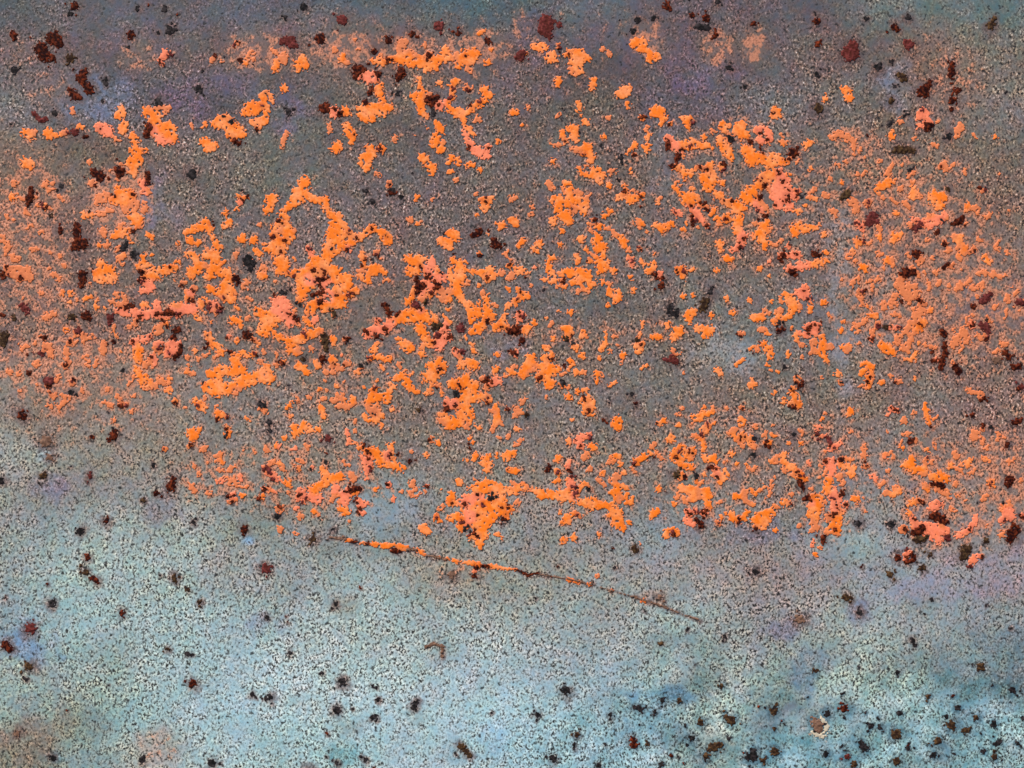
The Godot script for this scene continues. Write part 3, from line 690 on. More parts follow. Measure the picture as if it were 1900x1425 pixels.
	o([60,20,22, 90,40,16]); o([235,195,18]); o([455,190,12, 465,240,16, 480,280,12]); o([250,280,14]); o([270,350,18, 280,400,22, 340,350,28, 380,370,20, 440,370,16]); o([200,430,14]); o([150,480,16]); o([840,90,22, 820,140,25, 800,170,16, 870,130,14]); o([960,60,22, 930,120,15, 920,160,14]); o([1060,30,20, 1090,80,18, 1140,105,14]); o([1000,10,18])
	o([850,300,20, 890,270,16, 830,270,10]); o([965,230,12]); o([1380,50,20, 1440,40,22, 1500,50,30]); k([1350,180,30, 1420,190,30]); o([1420,190,30, 1480,150,30, 1570,140,22, 1640,135,14]); o([1480,230,35, 1510,270,30, 1510,320,22]); o([1300,265,12, 1360,300,22, 1390,330,30, 1450,320,22, 1360,350,20]); o([1540,60,18]); o([1200,15,22, 1260,20,16])
	o([1695,200,16, 1700,260,14, 1700,310,18]); o([1770,220,12]); o([1840,360,14]); o([735,490,20]); k([770,560,28, 790,610,30, 780,680,12]); o([830,510,22, 860,560,28, 880,610,20, 940,620,20, 1000,630,22, 1040,650,18]); o([950,480,22, 950,560,18]); o([790,520,20]); p([700,380,14])
	o([1640,560,16, 1610,600,20, 1630,650,20, 1650,610,15]); o([1760,560,25, 1810,530,14]); o([1790,650,16, 1840,670,12]); o([1545,560,10]); o([1480,580,10]); k([80,680,14, 130,690,20, 150,720,16]); o([220,740,22, 240,770,10]); o([170,610,16]); o([300,650,14]); o([470,650,18, 490,690,22, 530,720,22, 590,700,22])
	o([500,740,20, 440,760,20, 400,800,22]); k([400,800,20, 370,840,22, 440,860,22]); k([320,800,14, 300,850,16]); k([610,830,20, 650,810,20, 620,880,22]); o([600,920,16, 640,950,22, 620,890,16]); k([740,880,25, 770,890,16, 730,910,14]); o([700,810,14]); o([845,790,12]); o([40,840,20]); o([410,950,12]); p([660,1020,10]); p([280,1100,12]); p([170,1075,10])
	o([1430,740,22]); o([1380,840,25, 1360,890,18, 1420,880,25]); k([1480,870,40, 1560,860,40]); o([1560,780,35, 1640,760,35, 1720,790,30]); o([1590,930,75, 1650,960,60, 1700,880,60, 1600,1020,60]); o([1740,950,28, 1790,930,15]); o([1590,1100,50, 1580,1160,30, 1580,1200,12]); o([1520,1120,20]); o([1380,1000,25, 1440,980,25, 1450,1050,22])
	k([1500,960,40, 1480,1020,30]); o([1270,980,16, 1290,1010,14]); o([1180,1070,18, 1210,1090,20]); o([1700,1100,12, 1730,1125,8]); o([1800,800,18, 1860,780,20, 1890,770,18])
	o([640,1150,8, 680,1155,6]); o([735,1165,6, 770,1170,6]); o([810,1175,9, 900,1190,9, 1060,1205,7]); o([1130,1215,11, 1190,1245,8]); o([1290,1270,5]); o([1345,1275,6, 1420,1300,6]); o([1450,1300,6, 1570,1320,6]); o([1650,1335,7, 1740,1345,7, 1830,1355,6]); k([1540,1375,5])
	at(950, 700)
	o([190,15,18]); o([275,50,30, 250,20,14]); o([400,135,20]); o([500,165,22, 570,180,22, 530,230,30, 570,260,16]); o([600,30,14]); o([735,310,25, 760,360,16, 715,340,14]); o([420,300,10]); o([40,365,14]); o([400,455,20]); k([450,450,14, 500,420,14, 550,410,12]); k([480,480,14]); o([575,490,22]); o([1120,435,20]); o([880,600,25, 930,565,20])
	o([1330,290,22, 1290,280,18, 1380,255,20, 1420,245,10]); o([1350,360,16, 1335,410,14, 1350,470,14, 1350,500,12]); p([1170,260,12]); o([1175,340,14]); o([1430,325,12]); o([1160,560,30, 1180,530,25]); o([1250,540,25, 1270,510,14]); o([1180,600,16, 1220,630,14, 1270,640,18]); o([1370,570,16, 1430,580,20]); k([1430,650,18, 1460,690,22]); o([1460,690,22, 1500,700,18, 1465,740,14])
	k([1220,700,12]); o([1300,735,12]); o([1190,780,20, 1250,800,25, 1290,810,15, 1270,850,14]); o([1365,800,18, 1380,850,20, 1390,910,18]); o([1550,540,18]); o([1650,620,14]); o([1580,605,10]); o([1570,840,16, 1610,845,10]); o([1700,50,22]); o([1690,20,14]); o([1620,315,18]); o([1610,410,14, 1625,450,12]); o([1690,470,18]); o([1810,460,18]); o([1850,110,12])
	k([400,600,14, 395,650,12]); k([410,730,22, 420,780,28, 440,820,30]); o([510,750,14, 480,790,12]); o([270,820,20, 310,830,25, 370,840,28, 410,860,28]); o([500,880,30, 560,900,30, 640,900,22, 700,920,22, 740,960,28, 740,1020,25, 780,1060,16]); o([570,860,14]); o([60,780,22, 20,800,18, 90,760,12]); o([140,790,12, 190,820,14, 200,850,12]); o([330,680,16])
	o([380,1000,22, 430,960,14, 350,1030,10]); o([340,950,10]); o([740,770,16, 740,830,20, 700,810,10]); o([1030,790,18]); p([545,650,14]); o([20,650,14, 40,670,10]); k([1250,960,22, 1230,1010,16, 1280,1040,18]); k([1350,960,22]); k([1290,950,14]); p([1450,1025,18]); o([1090,1110,25, 1140,1090,18, 1170,1100,10]); o([1020,950,14, 980,990,10]); o([830,1025,12])
	o([1540,960,20, 1570,1000,25, 1620,1000,20, 1660,950,14]); o([1740,1000,35, 1810,960,35, 1760,1040,25, 1700,1000,18]); o([1860,1080,12]); o([365,1145,20]); o([440,1130,18]); o([610,1110,12]); p([905,1165,10]); o([1510,960,10]); p([1640,870,10, 1690,900,8]); p([1745,800,10])
	at(1400, 700)
	o([210,170,18]); o([270,110,22, 290,150,22, 310,190,18, 250,190,12]); o([680,240,25, 660,270,12]); k([970,220,16, 940,260,12]); k([1000,230,12]); o([1210,250,20, 1200,190,12, 1230,320,14]); p([1560,110,14, 1600,130,18, 1500,90,10]); o([470,295,12]); k([440,380,12, 460,350,12]); o([100,460,20]); o([330,465,12]); o([240,465,10])
	o([210,550,22, 190,590,14, 230,620,20, 280,640,20]); o([320,690,25, 350,720,20]); k([530,500,20, 600,470,14]); k([510,600,22, 550,590,20, 530,660,30]); o([600,610,16, 650,630,16, 690,640,18, 680,680,16]); o([520,720,20, 510,790,22]); o([430,850,30, 460,880,28, 410,950,30, 380,970,16, 430,990,14]); k([560,830,35, 590,870,25, 570,920,30])
	o([580,1010,35, 600,960,25, 540,1080,16, 590,1070,14]); k([640,900,18]); o([710,860,25]); o([200,885,20, 240,880,14]); o([430,1255,14]); p([460,1205,10]); o([150,1080,14]); o([1100,600,40, 1060,620,22, 1130,650,20, 1190,655,14]); o([1045,500,12]); o([1220,515,14]); o([1380,625,18]); o([1500,620,20, 1520,580,14]); o([1625,570,16]); o([1220,575,12])
	o([1010,800,25, 970,830,14]); o([1310,700,25, 1350,720,20, 1250,700,12]); o([1220,790,14]); o([1665,745,25]); o([1110,880,25]); k([1250,910,30, 1310,900,22]); o([1090,960,18]); k([1120,1000,20]); k([1150,1060,30, 1280,1080,45, 1350,1080,25, 1220,1060,30, 1300,1150,25]); k([1430,1120,18, 1500,1080,18, 1560,1020,16, 1560,980,12])
	k([1770,930,30, 1800,980,30, 1750,1000,25]); k([1080,1240,20, 1060,1270,14]); k([1530,1310,18, 1560,1270,20, 1600,1260,12]); k([1890,980,14]); p([1880,730,12]); p([1750,1110,20])
	at(1400, 1050)
	w([415,1165,9, 445,1195,11, 480,1200,12, 505,1175,11, 510,1140,9, 490,1095,6, 465,1065,4])

func rust_spots():
	at(0, 0)
	r([375,270,50, 410,300,40]); r([290,340,45, 310,390,40]); r([365,410,28]); v([490,410,30]); r([600,500,18, 570,545,35, 590,590,25, 630,630,35]); r([520,670,35, 565,690,18, 490,630,15]); r([530,40,30]); b([490,95,20]); r([85,230,20, 95,260,25]); b([970,60,18]); b([1160,65,20]); r([925,245,30]); b([1200,210,30, 1230,205,15])
	b([1115,230,15]); b([105,490,22]); b([740,560,16, 745,600,10]); b([1400,630,28]); b([1115,720,28]); m([240,800,14, 280,850,14, 330,840,14]); b([380,795,18]); m([525,935,28]); r([605,965,18]); r([1040,880,15, 1035,950,25]); r([1680,1010,20, 1650,990,14]); r([700,1240,40, 650,1200,15]); r([840,1210,40]); r([1040,1230,20, 1050,1290,14]); b([1350,1230,32])
	b([430,1310,18]); r([215,1330,18, 225,1380,20]); m([1215,390,14]); b([1630,860,14]); r([1690,420,18])
	at(475, 0)
	b([340,50,22]); b([205,125,16]); m([605,145,35]); m([1290,175,35]); r([450,275,35, 470,250,15]); m([240,295,45, 180,290,20, 280,320,20]); r([930,280,30]); r([1095,235,22]); r([1430,230,20]); r([1635,290,22]); m([1860,400,32]); r([710,490,38, 760,490,18, 700,540,18]); r([860,520,22]); r([800,660,16, 820,620,14]); r([1020,510,35, 1000,560,16])
	r([830,360,20]); r([930,420,16]); r([1215,390,20]); r([480,770,35, 500,740,20]); b([1250,805,18]); r([1215,700,25, 1270,690,22, 1240,730,20]); r([590,800,20]); r([770,720,18]); b([230,790,22]); b([1000,660,16]); r([960,1360,22]); b([770,1350,16]); b([1020,1390,14])
	at(950, 0)
	m([240,160,55, 230,200,50, 260,260,22]); m([60,390,40, 90,370,15]); m([335,175,18]); b([885,140,22]); b([850,225,20]); b([1000,120,16]); r([1090,40,28, 1110,70,14]); r([1265,105,20]); b([1310,185,25, 1380,190,22]); r([1370,130,25]); r([1435,245,20]); r([1700,165,16]); b([1525,475,18]); b([1450,15,18]); b([1640,610,14]); b([770,1110,20])
	r([1100,1000,12, 1090,1050,14]); r([1160,1120,22, 1170,1090,16]); r([1130,1170,16]); b([1545,985,18, 1520,960,12]); r([1680,1000,20]); r([1750,1050,12]); r([1780,1310,20]); r([1750,1390,16])
	at(1400, 0)
	m([680,370,65, 690,310,30]); r([440,150,22]); r([445,310,20, 470,285,8]); b([430,95,12]); b([780,135,14]); r([985,190,25, 1010,215,15]); b([1080,120,18]); m([1090,315,35, 1060,290,15]); b([870,475,26, 885,455,16]); b([960,435,16]); b([440,525,18]); v([450,765,32]); v([1660,185,25, 1690,135,14]); v([1050,550,25, 1010,525,12])
	r([1170,650,28, 1230,600,20, 1200,670,20, 1240,570,15]); r([1390,530,28, 1395,450,16]); r([1415,640,25, 1450,630,12]); r([1400,705,30]); r([1390,770,14]); r([1220,900,32, 1210,870,12, 1255,880,12]); v([1010,1050,22, 1080,1055,25, 1120,1060,16, 980,1070,14]); v([960,710,22]); r([270,1080,35]); b([985,610,12]); b([950,870,18]); b([1095,1195,16])
	v([660,1360,25, 620,1395,18]); v([1360,1330,12]); b([1080,800,14]); b([1370,960,20])
	at(0, 350)
	r([205,90,25, 215,40,20, 195,130,10]); r([425,280,15, 430,310,14]); r([540,270,28, 545,330,22, 560,390,45, 590,390,35, 520,420,20]); v([360,190,16]); b([870,420,22, 890,390,16]); b([950,465,25]); r([15,610,28]); r([580,610,35, 575,680,22]); r([1000,590,24]); r([1660,630,25, 1680,655,15]); b([1745,500,30, 1760,560,25, 1790,510,14]); r([1500,250,12])
	m([180,850,25, 150,820,18, 195,880,12]); r([10,890,18]); v([100,920,14]); r([610,895,35]); v([510,905,28]); m([780,910,30, 770,950,14]); r([930,820,22]); r([890,835,14]); r([1180,860,18, 1230,880,14, 1100,885,12]); r([1355,790,16]); m([1470,840,18]); m([1545,860,18]); r([1250,995,25, 1220,1005,14]); r([1220,1050,22]); r([1230,1190,16, 1270,1160,12, 1275,1100,10])
	r([1745,1030,32]); v([30,1040,34, 20,1090,26]); r([310,1050,18]); r([490,1075,16]); m([550,1000,22]); r([800,1080,18]); r([1460,1090,14]); r([1620,1150,16]); r([205,1300,16]); m([345,1360,35]); m([290,1160,20]); b([860,1280,12]); r([940,300,16])
	at(475, 350)
	r([160,225,14]); r([480,590,18]); r([400,575,14]); r([430,640,16, 480,640,12]); r([400,750,16, 470,730,18]); r([450,800,20, 465,790,14]); b([190,730,22]); b([310,820,12]); r([265,910,12]); v([480,1040,28, 490,1100,22, 500,1150,10]); r([470,1210,28]); r([910,820,22, 930,870,14, 940,900,8]); r([990,890,16]); r([1130,640,20, 1140,690,20, 1180,680,14, 1130,740,14])
	r([1260,660,14, 1285,690,22]); r([1205,625,10]); m([1120,820,25]); v([1195,800,18]); v([1270,970,35, 1290,960,20]); m([1280,1030,22]); r([770,1000,12, 795,1030,10]); r([850,1045,18]); r([1350,1050,12]); m([1440,980,30]); r([1570,310,30, 1530,330,16]); r([1690,390,35, 1670,360,18, 1720,410,16]); r([1830,1000,38, 1780,1010,16]); r([1880,1080,18]); m([1450,1150,22])
	v([550,880,16]); b([965,20,20]); b([1020,65,14]); b([820,90,16]); r([1300,1270,14]); r([1630,1345,18]); v([335,1200,18]); b([745,1250,16]); r([150,1220,10])
	at(950, 350)
	r([1270,190,14, 1275,260,10]); r([1780,195,20]); r([1750,60,18]); r([590,220,18]); r([1055,685,24]); r([1020,630,14, 1000,600,10]); b([1120,830,20, 1110,870,20, 1160,890,20, 1165,850,10]); v([1360,800,30, 1345,850,25]); b([1395,730,20]); v([885,1065,18]); m([1130,1205,30, 1160,1220,20, 1080,1200,14]); r([30,1000,30]); r([70,1070,22]); v([390,1065,16])
	b([430,1090,14]); r([260,1200,10]); r([370,1250,14]); r([1880,1000,20]); b([360,1370,16]); r([1880,490,14]); b([1880,940,14])
	at(1400, 350)
	m([830,200,40, 800,240,25, 860,230,22]); m([1140,280,28]); r([1440,230,25, 1400,250,14, 1470,200,14]); r([1280,310,18, 1300,290,10]); r([1140,460,30]); r([420,460,25, 450,470,14]); r([270,590,28, 250,580,14, 290,610,12]); r([200,470,20]); r([205,440,12]); r([70,190,18]); r([240,50,10, 245,90,10]); b([330,55,12]); r([1060,590,35, 1110,590,25, 1020,600,14])
	r([1360,530,16, 1330,560,10]); r([1160,790,18]); r([1035,790,14]); r([1540,830,20]); m([1640,770,30, 1600,800,22, 1670,740,15]); m([1870,800,30]); m([1630,980,35, 1600,960,22, 1650,1010,18]); r([1330,1010,25, 1340,1040,18]); r([1340,1090,14, 1340,1160,22, 1320,1230,20, 1310,1270,16]); r([1250,1150,12]); m([870,970,18]); v([920,975,18]); r([370,995,12, 400,960,8])
	r([1420,1260,28, 1440,1290,20]); r([1770,1160,25, 1795,1190,20]); r([1840,1260,25, 1870,1250,20]); n([1710,1210,30]); b([210,1255,14]); r([200,990,18]); r([330,1390,18]); m([1880,1400,20])
	at(0, 700)
	r([160,270,32]); r([790,420,25, 810,390,22, 770,440,16]); r([650,420,14]); r([345,40,30, 360,20,16]); n([320,450,40]); n([350,570,25]); v([300,690,25]); m([630,700,18]); r([1200,780,28, 1220,720,20]); r([1100,820,20]); v([1010,865,14]); r([750,1010,20]); b([565,1085,24]); r([615,1275,22]); v([600,1370,25]); r([1720,1070,28]); m([1860,1350,25]); m([1860,650,16])
	r([850,200,18]); b([500,105,18]); b([10,730,20]); b([1080,620,14]); b([1360,1020,12]); r([1610,835,16])
	at(475, 700)
	b([30,190,20, 60,200,16]); b([90,320,16]); b([100,380,16]); m([510,430,22]); m([85,640,14, 110,680,12]); b([490,600,14]); r([670,790,22, 735,785,14, 700,770,14]); r([690,870,10]); r([1470,890,14]); r([1560,825,10]); b([1660,850,20]); r([1740,1000,18]); r([1560,970,10]); r([1540,1100,14]); r([1450,1010,10]); r([1380,885,8]); b([1470,1075,16])
	r([770,470,14]); r([1000,540,12]); r([1080,590,16]); r([1340,220,20]); b([1410,120,22]); b([840,260,8]); b([540,1070,14]); b([150,980,18]); m([80,1360,25, 60,1330,18]); v([400,1140,22]); r([965,1225,16, 1010,1225,10]); r([1550,1340,16]); r([1540,1400,16]); v([1150,230,16]); r([1510,500,12])
	n([520,1130,5, 630,1138,6]); r([690,1162,8, 720,1162,8]); r([775,1172,8]); n([1060,1212,6, 1130,1216,6]); n([1200,1255,6, 1340,1282,6]); r([1590,1328,8, 1640,1335,8])
	at(950, 700)
	r([260,640,20, 250,660,14]); m([420,695,12]); m([445,775,14]); b([540,790,14]); r([650,300,16]); v([1160,690,25]); r([1410,630,14]); r([1300,1000,14, 1330,1040,22]); r([1720,1070,14]); b([1710,430,18]); v([870,1210,22]); b([1720,1365,22]); b([1700,545,20]); b([840,115,14]); r([870,185,14]); v([100,260,16]); b([370,40,14]); b([1300,690,18]); r([1815,490,14])
	at(1400, 700)
	r([320,60,20]); r([275,210,18]); b([275,400,16]); m([510,420,14, 540,470,14]); m([440,400,14]); r([610,580,20]); r([320,740,22, 340,780,14]); r([380,850,22, 350,860,14]); r([620,810,20]); r([555,965,12]); r([570,1075,12]); r([485,1130,20, 480,1165,12]); r([1540,270,18]); r([1830,320,25, 1880,300,16]); b([1670,350,14]); r([1100,450,20]); r([1780,475,16])
	r([1800,720,30, 1790,770,14, 1770,740,14]); r([1320,760,22, 1290,750,16, 1240,750,10]); r([1330,1000,25, 1250,980,25, 1360,1020,16, 1280,960,18]); r([1160,1080,35, 1120,1100,20, 1180,1060,20]); v([1150,1140,30, 1200,1135,18]); m([1360,1130,25, 1380,1150,12]); r([1820,1100,40, 1850,1070,25, 1800,1140,25, 1830,1040,16])
	r([1010,1270,25]); r([1110,1250,18, 1120,1280,14, 1080,1300,20]); v([1490,1220,38, 1470,1270,25, 1510,1200,20]); v([1230,1250,14]); v([1180,1345,22]); v([955,1390,20]); v([1630,1150,18]); b([730,1030,18]); b([960,1040,22]); r([1620,140,16, 1640,165,10]); r([1870,80,18]); r([5,1070,14])
	at(0, 1050)
	r([680,100,22, 660,80,14]); v([1230,80,20, 1240,110,12]); v([1320,170,14]); v([1410,255,14]); b([365,265,24]); r([860,330,22]); m([215,440,38]); r([40,560,30, 70,590,20]); v([200,710,28]); b([190,800,10]); r([1355,830,26]); b([1320,620,16]); v([1180,585,14]); b([1780,905,16]); b([1880,935,14]); b([1495,1385,25]); b([370,1355,20]); b([1000,1370,18]); n([125,1180,22])
	at(475, 1050)
	b([75,360,16]); b([610,820,25]); b([570,1020,25]); b([1110,1000,22, 1135,955,14]); b([95,925,20]); b([235,610,14]); b([840,1060,16]); b([820,840,12]); n([1380,65,25]); v([1440,1265,18, 1480,1310,18, 1510,1340,14]); n([1200,570,10, 1250,545,10, 1320,570,10, 1310,610,10]); b([860,950,10]); b([680,1005,8]); b([470,755,10]); b([770,1370,14]); b([570,1390,14]); b([560,270,14])
	at(950, 1050)
	r([20,20,4, 120,65,7, 190,50,6]); n([190,58,3, 420,95,3, 560,130,3]); n([620,150,2, 720,180,2, 860,218,2]); n([880,225,3, 960,250,5, 1080,290,5, 1200,340,3, 1330,385,2]); o([400,95,8, 470,115,8]); o([545,130,11]); o([710,170,6]); o([925,243,14]); p([600,70,13])
	b([380,880,28]); b([870,1000,18, 920,1005,12]); b([1060,945,18]); v([1180,950,18]); b([1000,1030,14]); v([1480,845,16]); v([1330,1100,25]); v([1550,1090,30, 1500,1060,14]); b([1845,1015,25]); b([1265,1215,22]); v([1430,1280,32, 1400,1270,20, 1470,1260,20]); v([1365,1340,22]); r([855,1230,25, 860,1270,20]); v([955,1260,14]); v([455,1190,18]); b([440,1250,6, 435,1290,8])
	b([290,1360,22]); b([1690,1340,38, 1700,1300,20]); v([1775,1370,20]); v([1850,1310,28]); v([1050,550,16]); n([1040,220,18]); b([1500,500,12]); b([180,1050,18]); b([690,1050,14]); b([1050,1400,18]); b([610,1410,16]); v([1850,1150,14]); b([1530,1215,12])
	at(1400, 1050)
	v([955,65,18]); v([650,220,30, 680,230,12]); n([320,375,32]); b([740,330,18]); b([1110,515,14, 1130,560,12]); v([1595,715,26]); b([1820,880,22]); v([135,1020,28]); r([630,1000,28]); b([510,1040,25]); n([420,1090,26, 450,1130,34, 465,1155,24]); b([1020,1040,16]); b([820,1125,18]); b([885,1135,16]); v([1000,1185,35]); v([1385,1120,32]); b([1345,1060,14])
	v([1480,1160,22, 1510,1145,10]); b([1685,1115,22]); v([1290,1235,25]); b([775,1280,28, 750,1240,14]); b([1080,1280,16]); b([1265,1330,20]); b([1705,1250,20]); v([1690,1350,22]); v([1000,1375,25]); m([655,1340,20]); v([700,1400,22]); v([145,1310,30]); b([505,1330,18]); b([1610,1310,16]); v([1570,1070,14]); b([1430,1000,16]); b([1900,1080,14]); b([1010,750,14]); b([735,715,10])
	v([430,740,18]); b([1860,1250,12]); v([1220,920,14])

func loose_specks():
	# small flecks of paint left between the patches: centre, half axes, how many
	fl(230,230,220,45,28,0); fl(850,150,150,100,34,0); fl(600,100,260,30,34,2); fl(1100,110,60,40,12,0); fl(1000,330,300,130,80,0); fl(1380,350,130,120,80,0); fl(1700,400,190,190,150,2); fl(1750,560,160,120,110,2); fl(60,430,60,130,50,2); fl(220,380,60,80,40,2)
	fl(350,560,260,130,130,0); fl(620,550,170,150,70,1); fl(900,560,150,100,60,0); fl(1100,460,120,100,50,0); fl(1280,640,160,60,36,0); fl(150,690,150,80,80,2); fl(480,720,200,80,80,0); fl(800,730,180,90,80,0); fl(1050,680,110,80,40,0); fl(600,880,200,80,80,1); fl(900,880,150,80,36,0)
	fl(1080,900,130,80,50,0); fl(1330,850,130,110,100,0); fl(1540,880,120,130,70,1); fl(1740,880,150,120,100,2); fl(1620,650,110,110,50,0); fl(1480,620,80,90,40,0); fl(400,880,80,60,26,2)
	fl(-90,450,80,260,90,2); fl(1990,650,80,330,120,2); fl(-90,300,80,60,15,0); fl(1990,500,80,200,25,1)

func residues():
	# thin worn paint that still tints the grain
	q(480,95,60,36,.6); q(620,90,55,30,.62); q(720,85,140,26,.46); q(890,85,60,30,.55); q(965,45,16,28,.6); q(255,105,30,28,.6); q(1200,70,28,32,.65); q(1330,85,28,32,.85); q(1398,80,20,32,.95); q(95,165,42,28,.45); q(40,95,40,22,.35); q(1770,150,50,60,.5); q(1720,110,60,60,.3); q(1590,260,42,28,.65); q(1600,330,100,60,.35)
	q(1700,480,160,170,.55); q(1800,600,110,100,.55); q(60,420,75,130,.6); q(60,620,95,90,.55); q(220,370,55,60,.75); q(150,690,150,55,.55); q(330,560,220,120,.25); q(1780,900,120,110,.5); q(1870,880,45,80,.6); q(1550,870,80,110,.4); q(560,880,150,70,.42); q(380,880,60,50,.42); q(850,120,200,80,.22); q(1320,850,110,120,.34)
	q(1100,380,150,140,.2); q(1380,350,140,150,.34); q(600,550,200,140,.28); q(1100,615,180,22,.4); q(150,775,150,40,.34); q(850,1062,45,16,.35); q(290,1385,36,30,.4); q(500,720,180,70,.24); q(800,720,180,80,.2); q(1080,900,110,80,.24); q(-80,450,90,250,.5); q(1980,650,90,320,.5); q(1130,40,120,30,.2); q(700,40,120,25,.2)

func stains():
	# tinted blotches: centre, half axes, colour, strength
	s(40,1195,45,35,95,130,175,.75); s(110,1215,15,10,70,110,160,.7); s(1500,1238,34,36,95,120,146,.6); s(1230,1288,52,14,80,128,160,.75); s(1215,1335,45,32,100,150,170,.55); s(285,372,22,38,120,115,148,.65); s(315,392,28,26,120,110,122,.55); s(625,430,28,34,125,135,150,.6); s(170,180,65,35,98,110,132,.75); s(1665,170,26,55,115,125,142,.65)
	s(455,998,13,10,120,165,205,.85); s(75,850,16,22,125,150,160,.75); s(85,905,28,28,112,106,124,.65); s(1350,655,65,30,142,150,152,.6); s(1560,540,22,170,142,142,146,.75); s(1640,560,14,120,138,134,132,.5); s(700,955,55,50,142,160,165,.7); s(1410,982,75,20,112,110,120,.65); s(1450,1170,38,16,118,116,136,.75); s(1590,1135,28,18,112,112,130,.75); s(1590,1020,36,28,152,176,170,.65)
	s(930,640,55,24,122,120,134,.65); s(300,945,26,38,116,110,118,.65); s(1230,310,30,65,112,110,118,.55); s(775,190,55,26,105,98,98,.75); s(540,210,26,32,98,82,106,.65); s(350,170,65,32,93,80,106,.55); s(1300,150,55,32,105,90,116,.55); s(580,60,45,16,88,86,106,.55); s(635,1400,26,20,85,150,156,.75); s(100,1405,16,12,60,125,146,.75); s(230,1330,65,42,108,160,166,.5)
	s(1880,1240,45,65,102,118,124,.65); s(640,1125,32,16,128,128,112,.55); s(1210,1107,34,12,150,120,100,.55); s(120,1345,22,26,150,132,106,.65); s(50,1378,45,36,128,100,80,.7); s(290,1388,36,36,194,165,150,.65); s(1000,55,30,45,75,70,92,.7); s(1010,20,18,14,70,85,105,.6); s(150,330,40,20,110,95,88,.5); s(90,440,70,22,105,80,72,.55); s(1830,560,40,30,125,110,130,.5)
	s(1480,985,20,14,120,116,128,.5); s(1730,1090,60,35,148,142,158,.55); s(1850,1060,60,35,150,138,148,.5); s(1700,920,22,26,118,108,112,.6); s(1790,970,18,20,122,124,134,.6); s(1560,1040,60,30,140,138,142,.5); s(490,1160,28,22,110,124,148,.65); s(1470,1310,18,14,140,120,124,.7); s(845,1395,22,22,125,150,155,.6); s(920,1380,30,24,140,182,210,.55); s(1370,1290,22,16,110,125,135,.5)
	s(1680,1370,50,30,128,180,190,.5); s(1830,1330,60,45,115,165,180,.5); s(1330,1380,26,18,160,160,140,.5); s(1560,1330,40,26,125,160,170,.5); s(640,1345,24,14,120,130,120,.4); s(820,1200,26,20,132,130,120,.5); s(1600,1395,50,22,120,185,195,.5); s(540,1300,14,10,120,130,115,.4); s(780,1330,22,14,130,130,115,.4)

func damp_stains():
	s(1260,1190,60,22,108,124,128,.5); s(1420,1225,40,26,112,122,130,.5); s(1700,1225,70,24,100,118,120,.5); s(1850,1200,60,30,92,112,118,.55); s(1300,1250,60,22,128,142,136,.4); s(1240,1360,40,30,96,132,146,.6); s(1290,1400,36,20,100,130,140,.6); s(1400,1330,40,24,108,128,136,.5); s(1480,1330,36,30,112,122,128,.5)
	s(1620,1340,50,26,96,130,138,.55); s(1560,1395,40,24,92,128,142,.55); s(1720,1400,50,22,100,134,142,.55); s(1790,1345,36,26,88,122,134,.55); s(1870,1400,40,26,104,132,140,.5); s(1540,1225,50,22,110,126,128,.45); s(70,1300,50,26,112,130,132,.5); s(150,1340,50,28,110,126,118,.5); s(40,1250,40,24,140,150,140,.4); s(330,1400,40,20,120,150,156,.4); s(180,1400,50,24,112,140,142,.5)
	s(220,60,120,30,96,84,96,.5); s(620,60,120,26,112,88,86,.45); s(1180,90,120,30,98,84,92,.45); s(430,160,80,30,92,84,98,.45); s(980,150,70,40,92,84,96,.4); s(60,110,60,40,98,84,92,.4); s(700,330,120,40,100,94,96,.4); s(980,560,60,40,100,96,96,.4); s(700,600,60,40,104,98,92,.4); s(1250,720,80,40,104,104,98,.4)

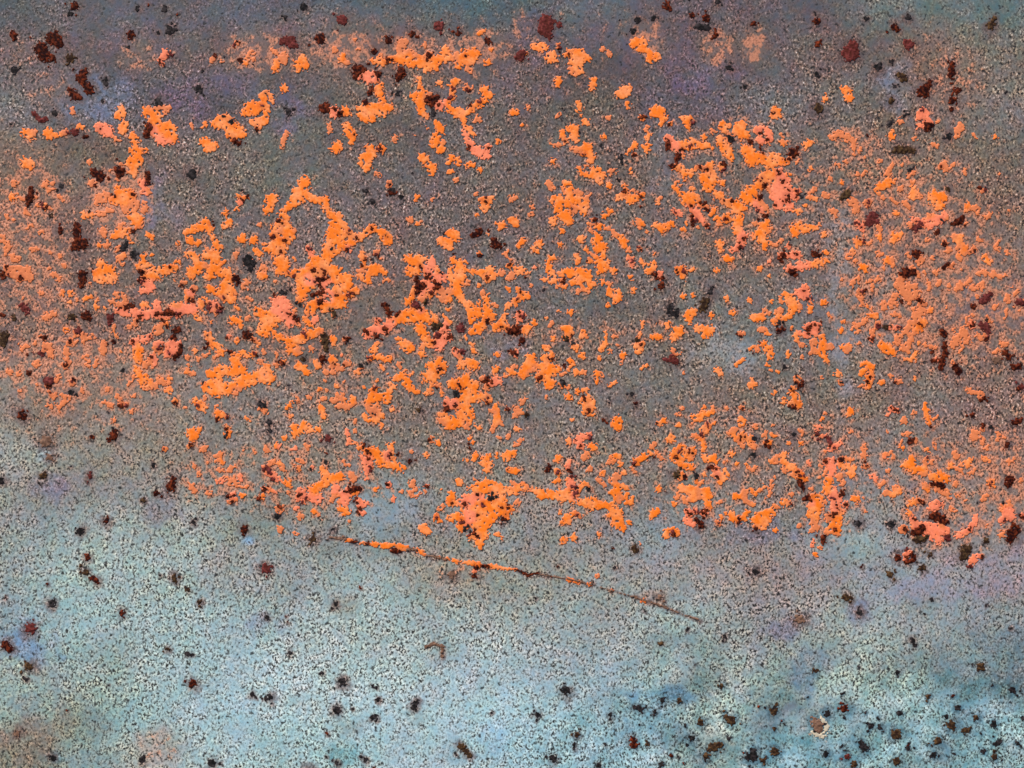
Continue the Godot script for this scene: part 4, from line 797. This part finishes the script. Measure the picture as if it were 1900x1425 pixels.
func tones():
	# measured colours of the bare metal across the panel
	c(0,20,75,95,105); c(100,20,85,90,105); c(300,20,90,90,105); c(500,20,85,95,115); c(700,20,85,100,115); c(900,20,75,105,120); c(1100,20,95,105,120); c(1300,20,100,95,110); c(1500,20,100,100,110); c(1700,20,110,130,135); c(1890,20,105,130,135)
	c(0,100,100,90,100); c(100,100,105,88,92); c(300,100,105,95,95); c(500,100,116,92,90); c(700,100,120,95,88); c(900,100,105,90,95); c(1000,100,95,85,95); c(1200,100,105,90,95); c(1400,100,110,95,95); c(1500,100,110,105,110); c(1600,100,115,105,105); c(1750,100,130,115,108); c(1850,100,125,130,125)
	c(0,180,110,125,130); c(100,180,110,100,110); c(250,180,95,100,120); c(350,180,90,80,100); c(500,180,100,95,100); c(700,180,105,100,95); c(900,180,105,98,100); c(1100,180,105,98,95); c(1300,180,105,95,110); c(1450,180,115,120,130); c(1600,180,120,118,118); c(1750,180,136,112,102); c(1850,180,130,130,130)
	c(0,300,125,105,90); c(200,300,115,100,90); c(350,300,115,110,110); c(500,300,110,110,105); c(700,300,110,102,102); c(1000,300,110,105,105); c(1300,300,110,102,100); c(1500,300,120,115,112); c(1700,300,130,120,110); c(1850,300,130,120,112)
	c(0,450,130,110,98); c(150,450,120,98,92); c(300,450,115,108,105); c(450,450,115,108,108); c(600,450,115,110,115); c(800,450,112,105,108); c(1000,450,112,106,108); c(1200,450,115,110,112); c(1400,450,115,105,100); c(1550,450,125,118,118); c(1700,450,132,112,104); c(1850,450,132,116,108)
	c(0,600,120,102,96); c(150,600,125,107,102); c(400,600,112,103,98); c(600,600,115,105,98); c(800,600,115,105,100); c(1000,600,112,105,102); c(1200,600,112,108,105); c(1400,600,120,120,120); c(1600,600,125,120,120); c(1800,600,128,114,110)
	c(0,750,140,140,135); c(100,750,135,122,112); c(250,750,136,126,118); c(450,750,125,122,118); c(700,750,120,115,110); c(900,750,118,112,108); c(1100,750,120,115,112); c(1300,750,120,115,112); c(1500,750,120,115,110); c(1700,750,125,115,110); c(1850,750,125,112,108)
	c(0,850,150,165,165); c(150,850,135,135,128); c(300,850,135,132,124); c(450,850,130,128,122); c(700,850,125,122,116); c(900,850,125,120,115); c(1200,850,122,120,115); c(1500,850,125,115,110); c(1700,850,130,122,118); c(1890,850,132,114,108)
	c(0,930,145,160,160); c(100,930,140,135,135); c(250,930,140,145,145); c(400,930,140,145,145); c(500,930,125,130,125); c(700,930,135,145,148); c(900,930,130,128,124); c(1200,930,128,125,120); c(1500,930,125,118,115); c(1650,930,135,135,140); c(1850,930,138,126,120)
	c(50,1000,140,155,160); c(200,1000,155,170,170); c(350,1000,155,170,172); c(500,1000,140,145,142); c(650,1000,135,135,135); c(800,1000,130,128,128); c(1000,1000,138,140,142); c(1200,1000,135,140,148); c(1400,1000,130,128,130); c(1600,1000,145,155,158); c(1800,1000,145,135,135)
	c(0,1080,140,150,155); c(100,1080,160,178,178); c(300,1080,155,175,178); c(500,1080,150,155,158); c(700,1080,155,165,165); c(850,1080,150,145,138); c(1000,1080,145,145,138); c(1150,1080,150,150,150); c(1300,1080,155,148,150); c(1500,1080,150,140,142); c(1700,1080,150,148,155); c(1850,1080,150,138,145)
	c(0,1180,140,155,165); c(150,1180,155,175,180); c(300,1180,160,180,185); c(500,1180,155,172,178); c(700,1180,160,175,178); c(900,1180,160,172,175); c(1100,1180,155,160,162); c(1300,1180,150,165,165); c(1450,1180,140,138,145); c(1600,1180,155,160,160); c(1750,1180,150,150,152); c(1880,1180,135,140,145)
	c(30,1260,155,168,158); c(100,1260,125,145,155); c(200,1260,145,165,160); c(350,1260,155,178,185); c(500,1260,165,185,195); c(700,1260,165,185,190); c(900,1260,160,175,185); c(1100,1260,155,165,175); c(1300,1260,150,165,165); c(1500,1260,150,165,160); c(1650,1260,155,175,170); c(1850,1260,125,140,145)
	c(30,1340,150,170,170); c(120,1340,140,150,135); c(250,1340,150,175,178); c(400,1340,155,178,190); c(600,1340,165,185,195); c(800,1340,165,185,195); c(1000,1340,160,185,195); c(1150,1340,145,175,185); c(1250,1340,125,152,165); c(1350,1340,155,175,170); c(1500,1340,145,155,155); c(1650,1340,150,175,178); c(1800,1340,130,160,168)
	c(0,1410,130,125,110); c(60,1410,125,108,94); c(150,1410,135,160,160); c(290,1410,165,162,158); c(400,1410,155,178,185); c(600,1410,150,180,185); c(800,1410,160,180,190); c(950,1410,150,180,195); c(1050,1410,138,175,190); c(1200,1410,140,175,195); c(1300,1410,155,170,165); c(1500,1410,130,165,180); c(1600,1410,150,180,185); c(1700,1410,145,170,175); c(1880,1410,140,175,185)
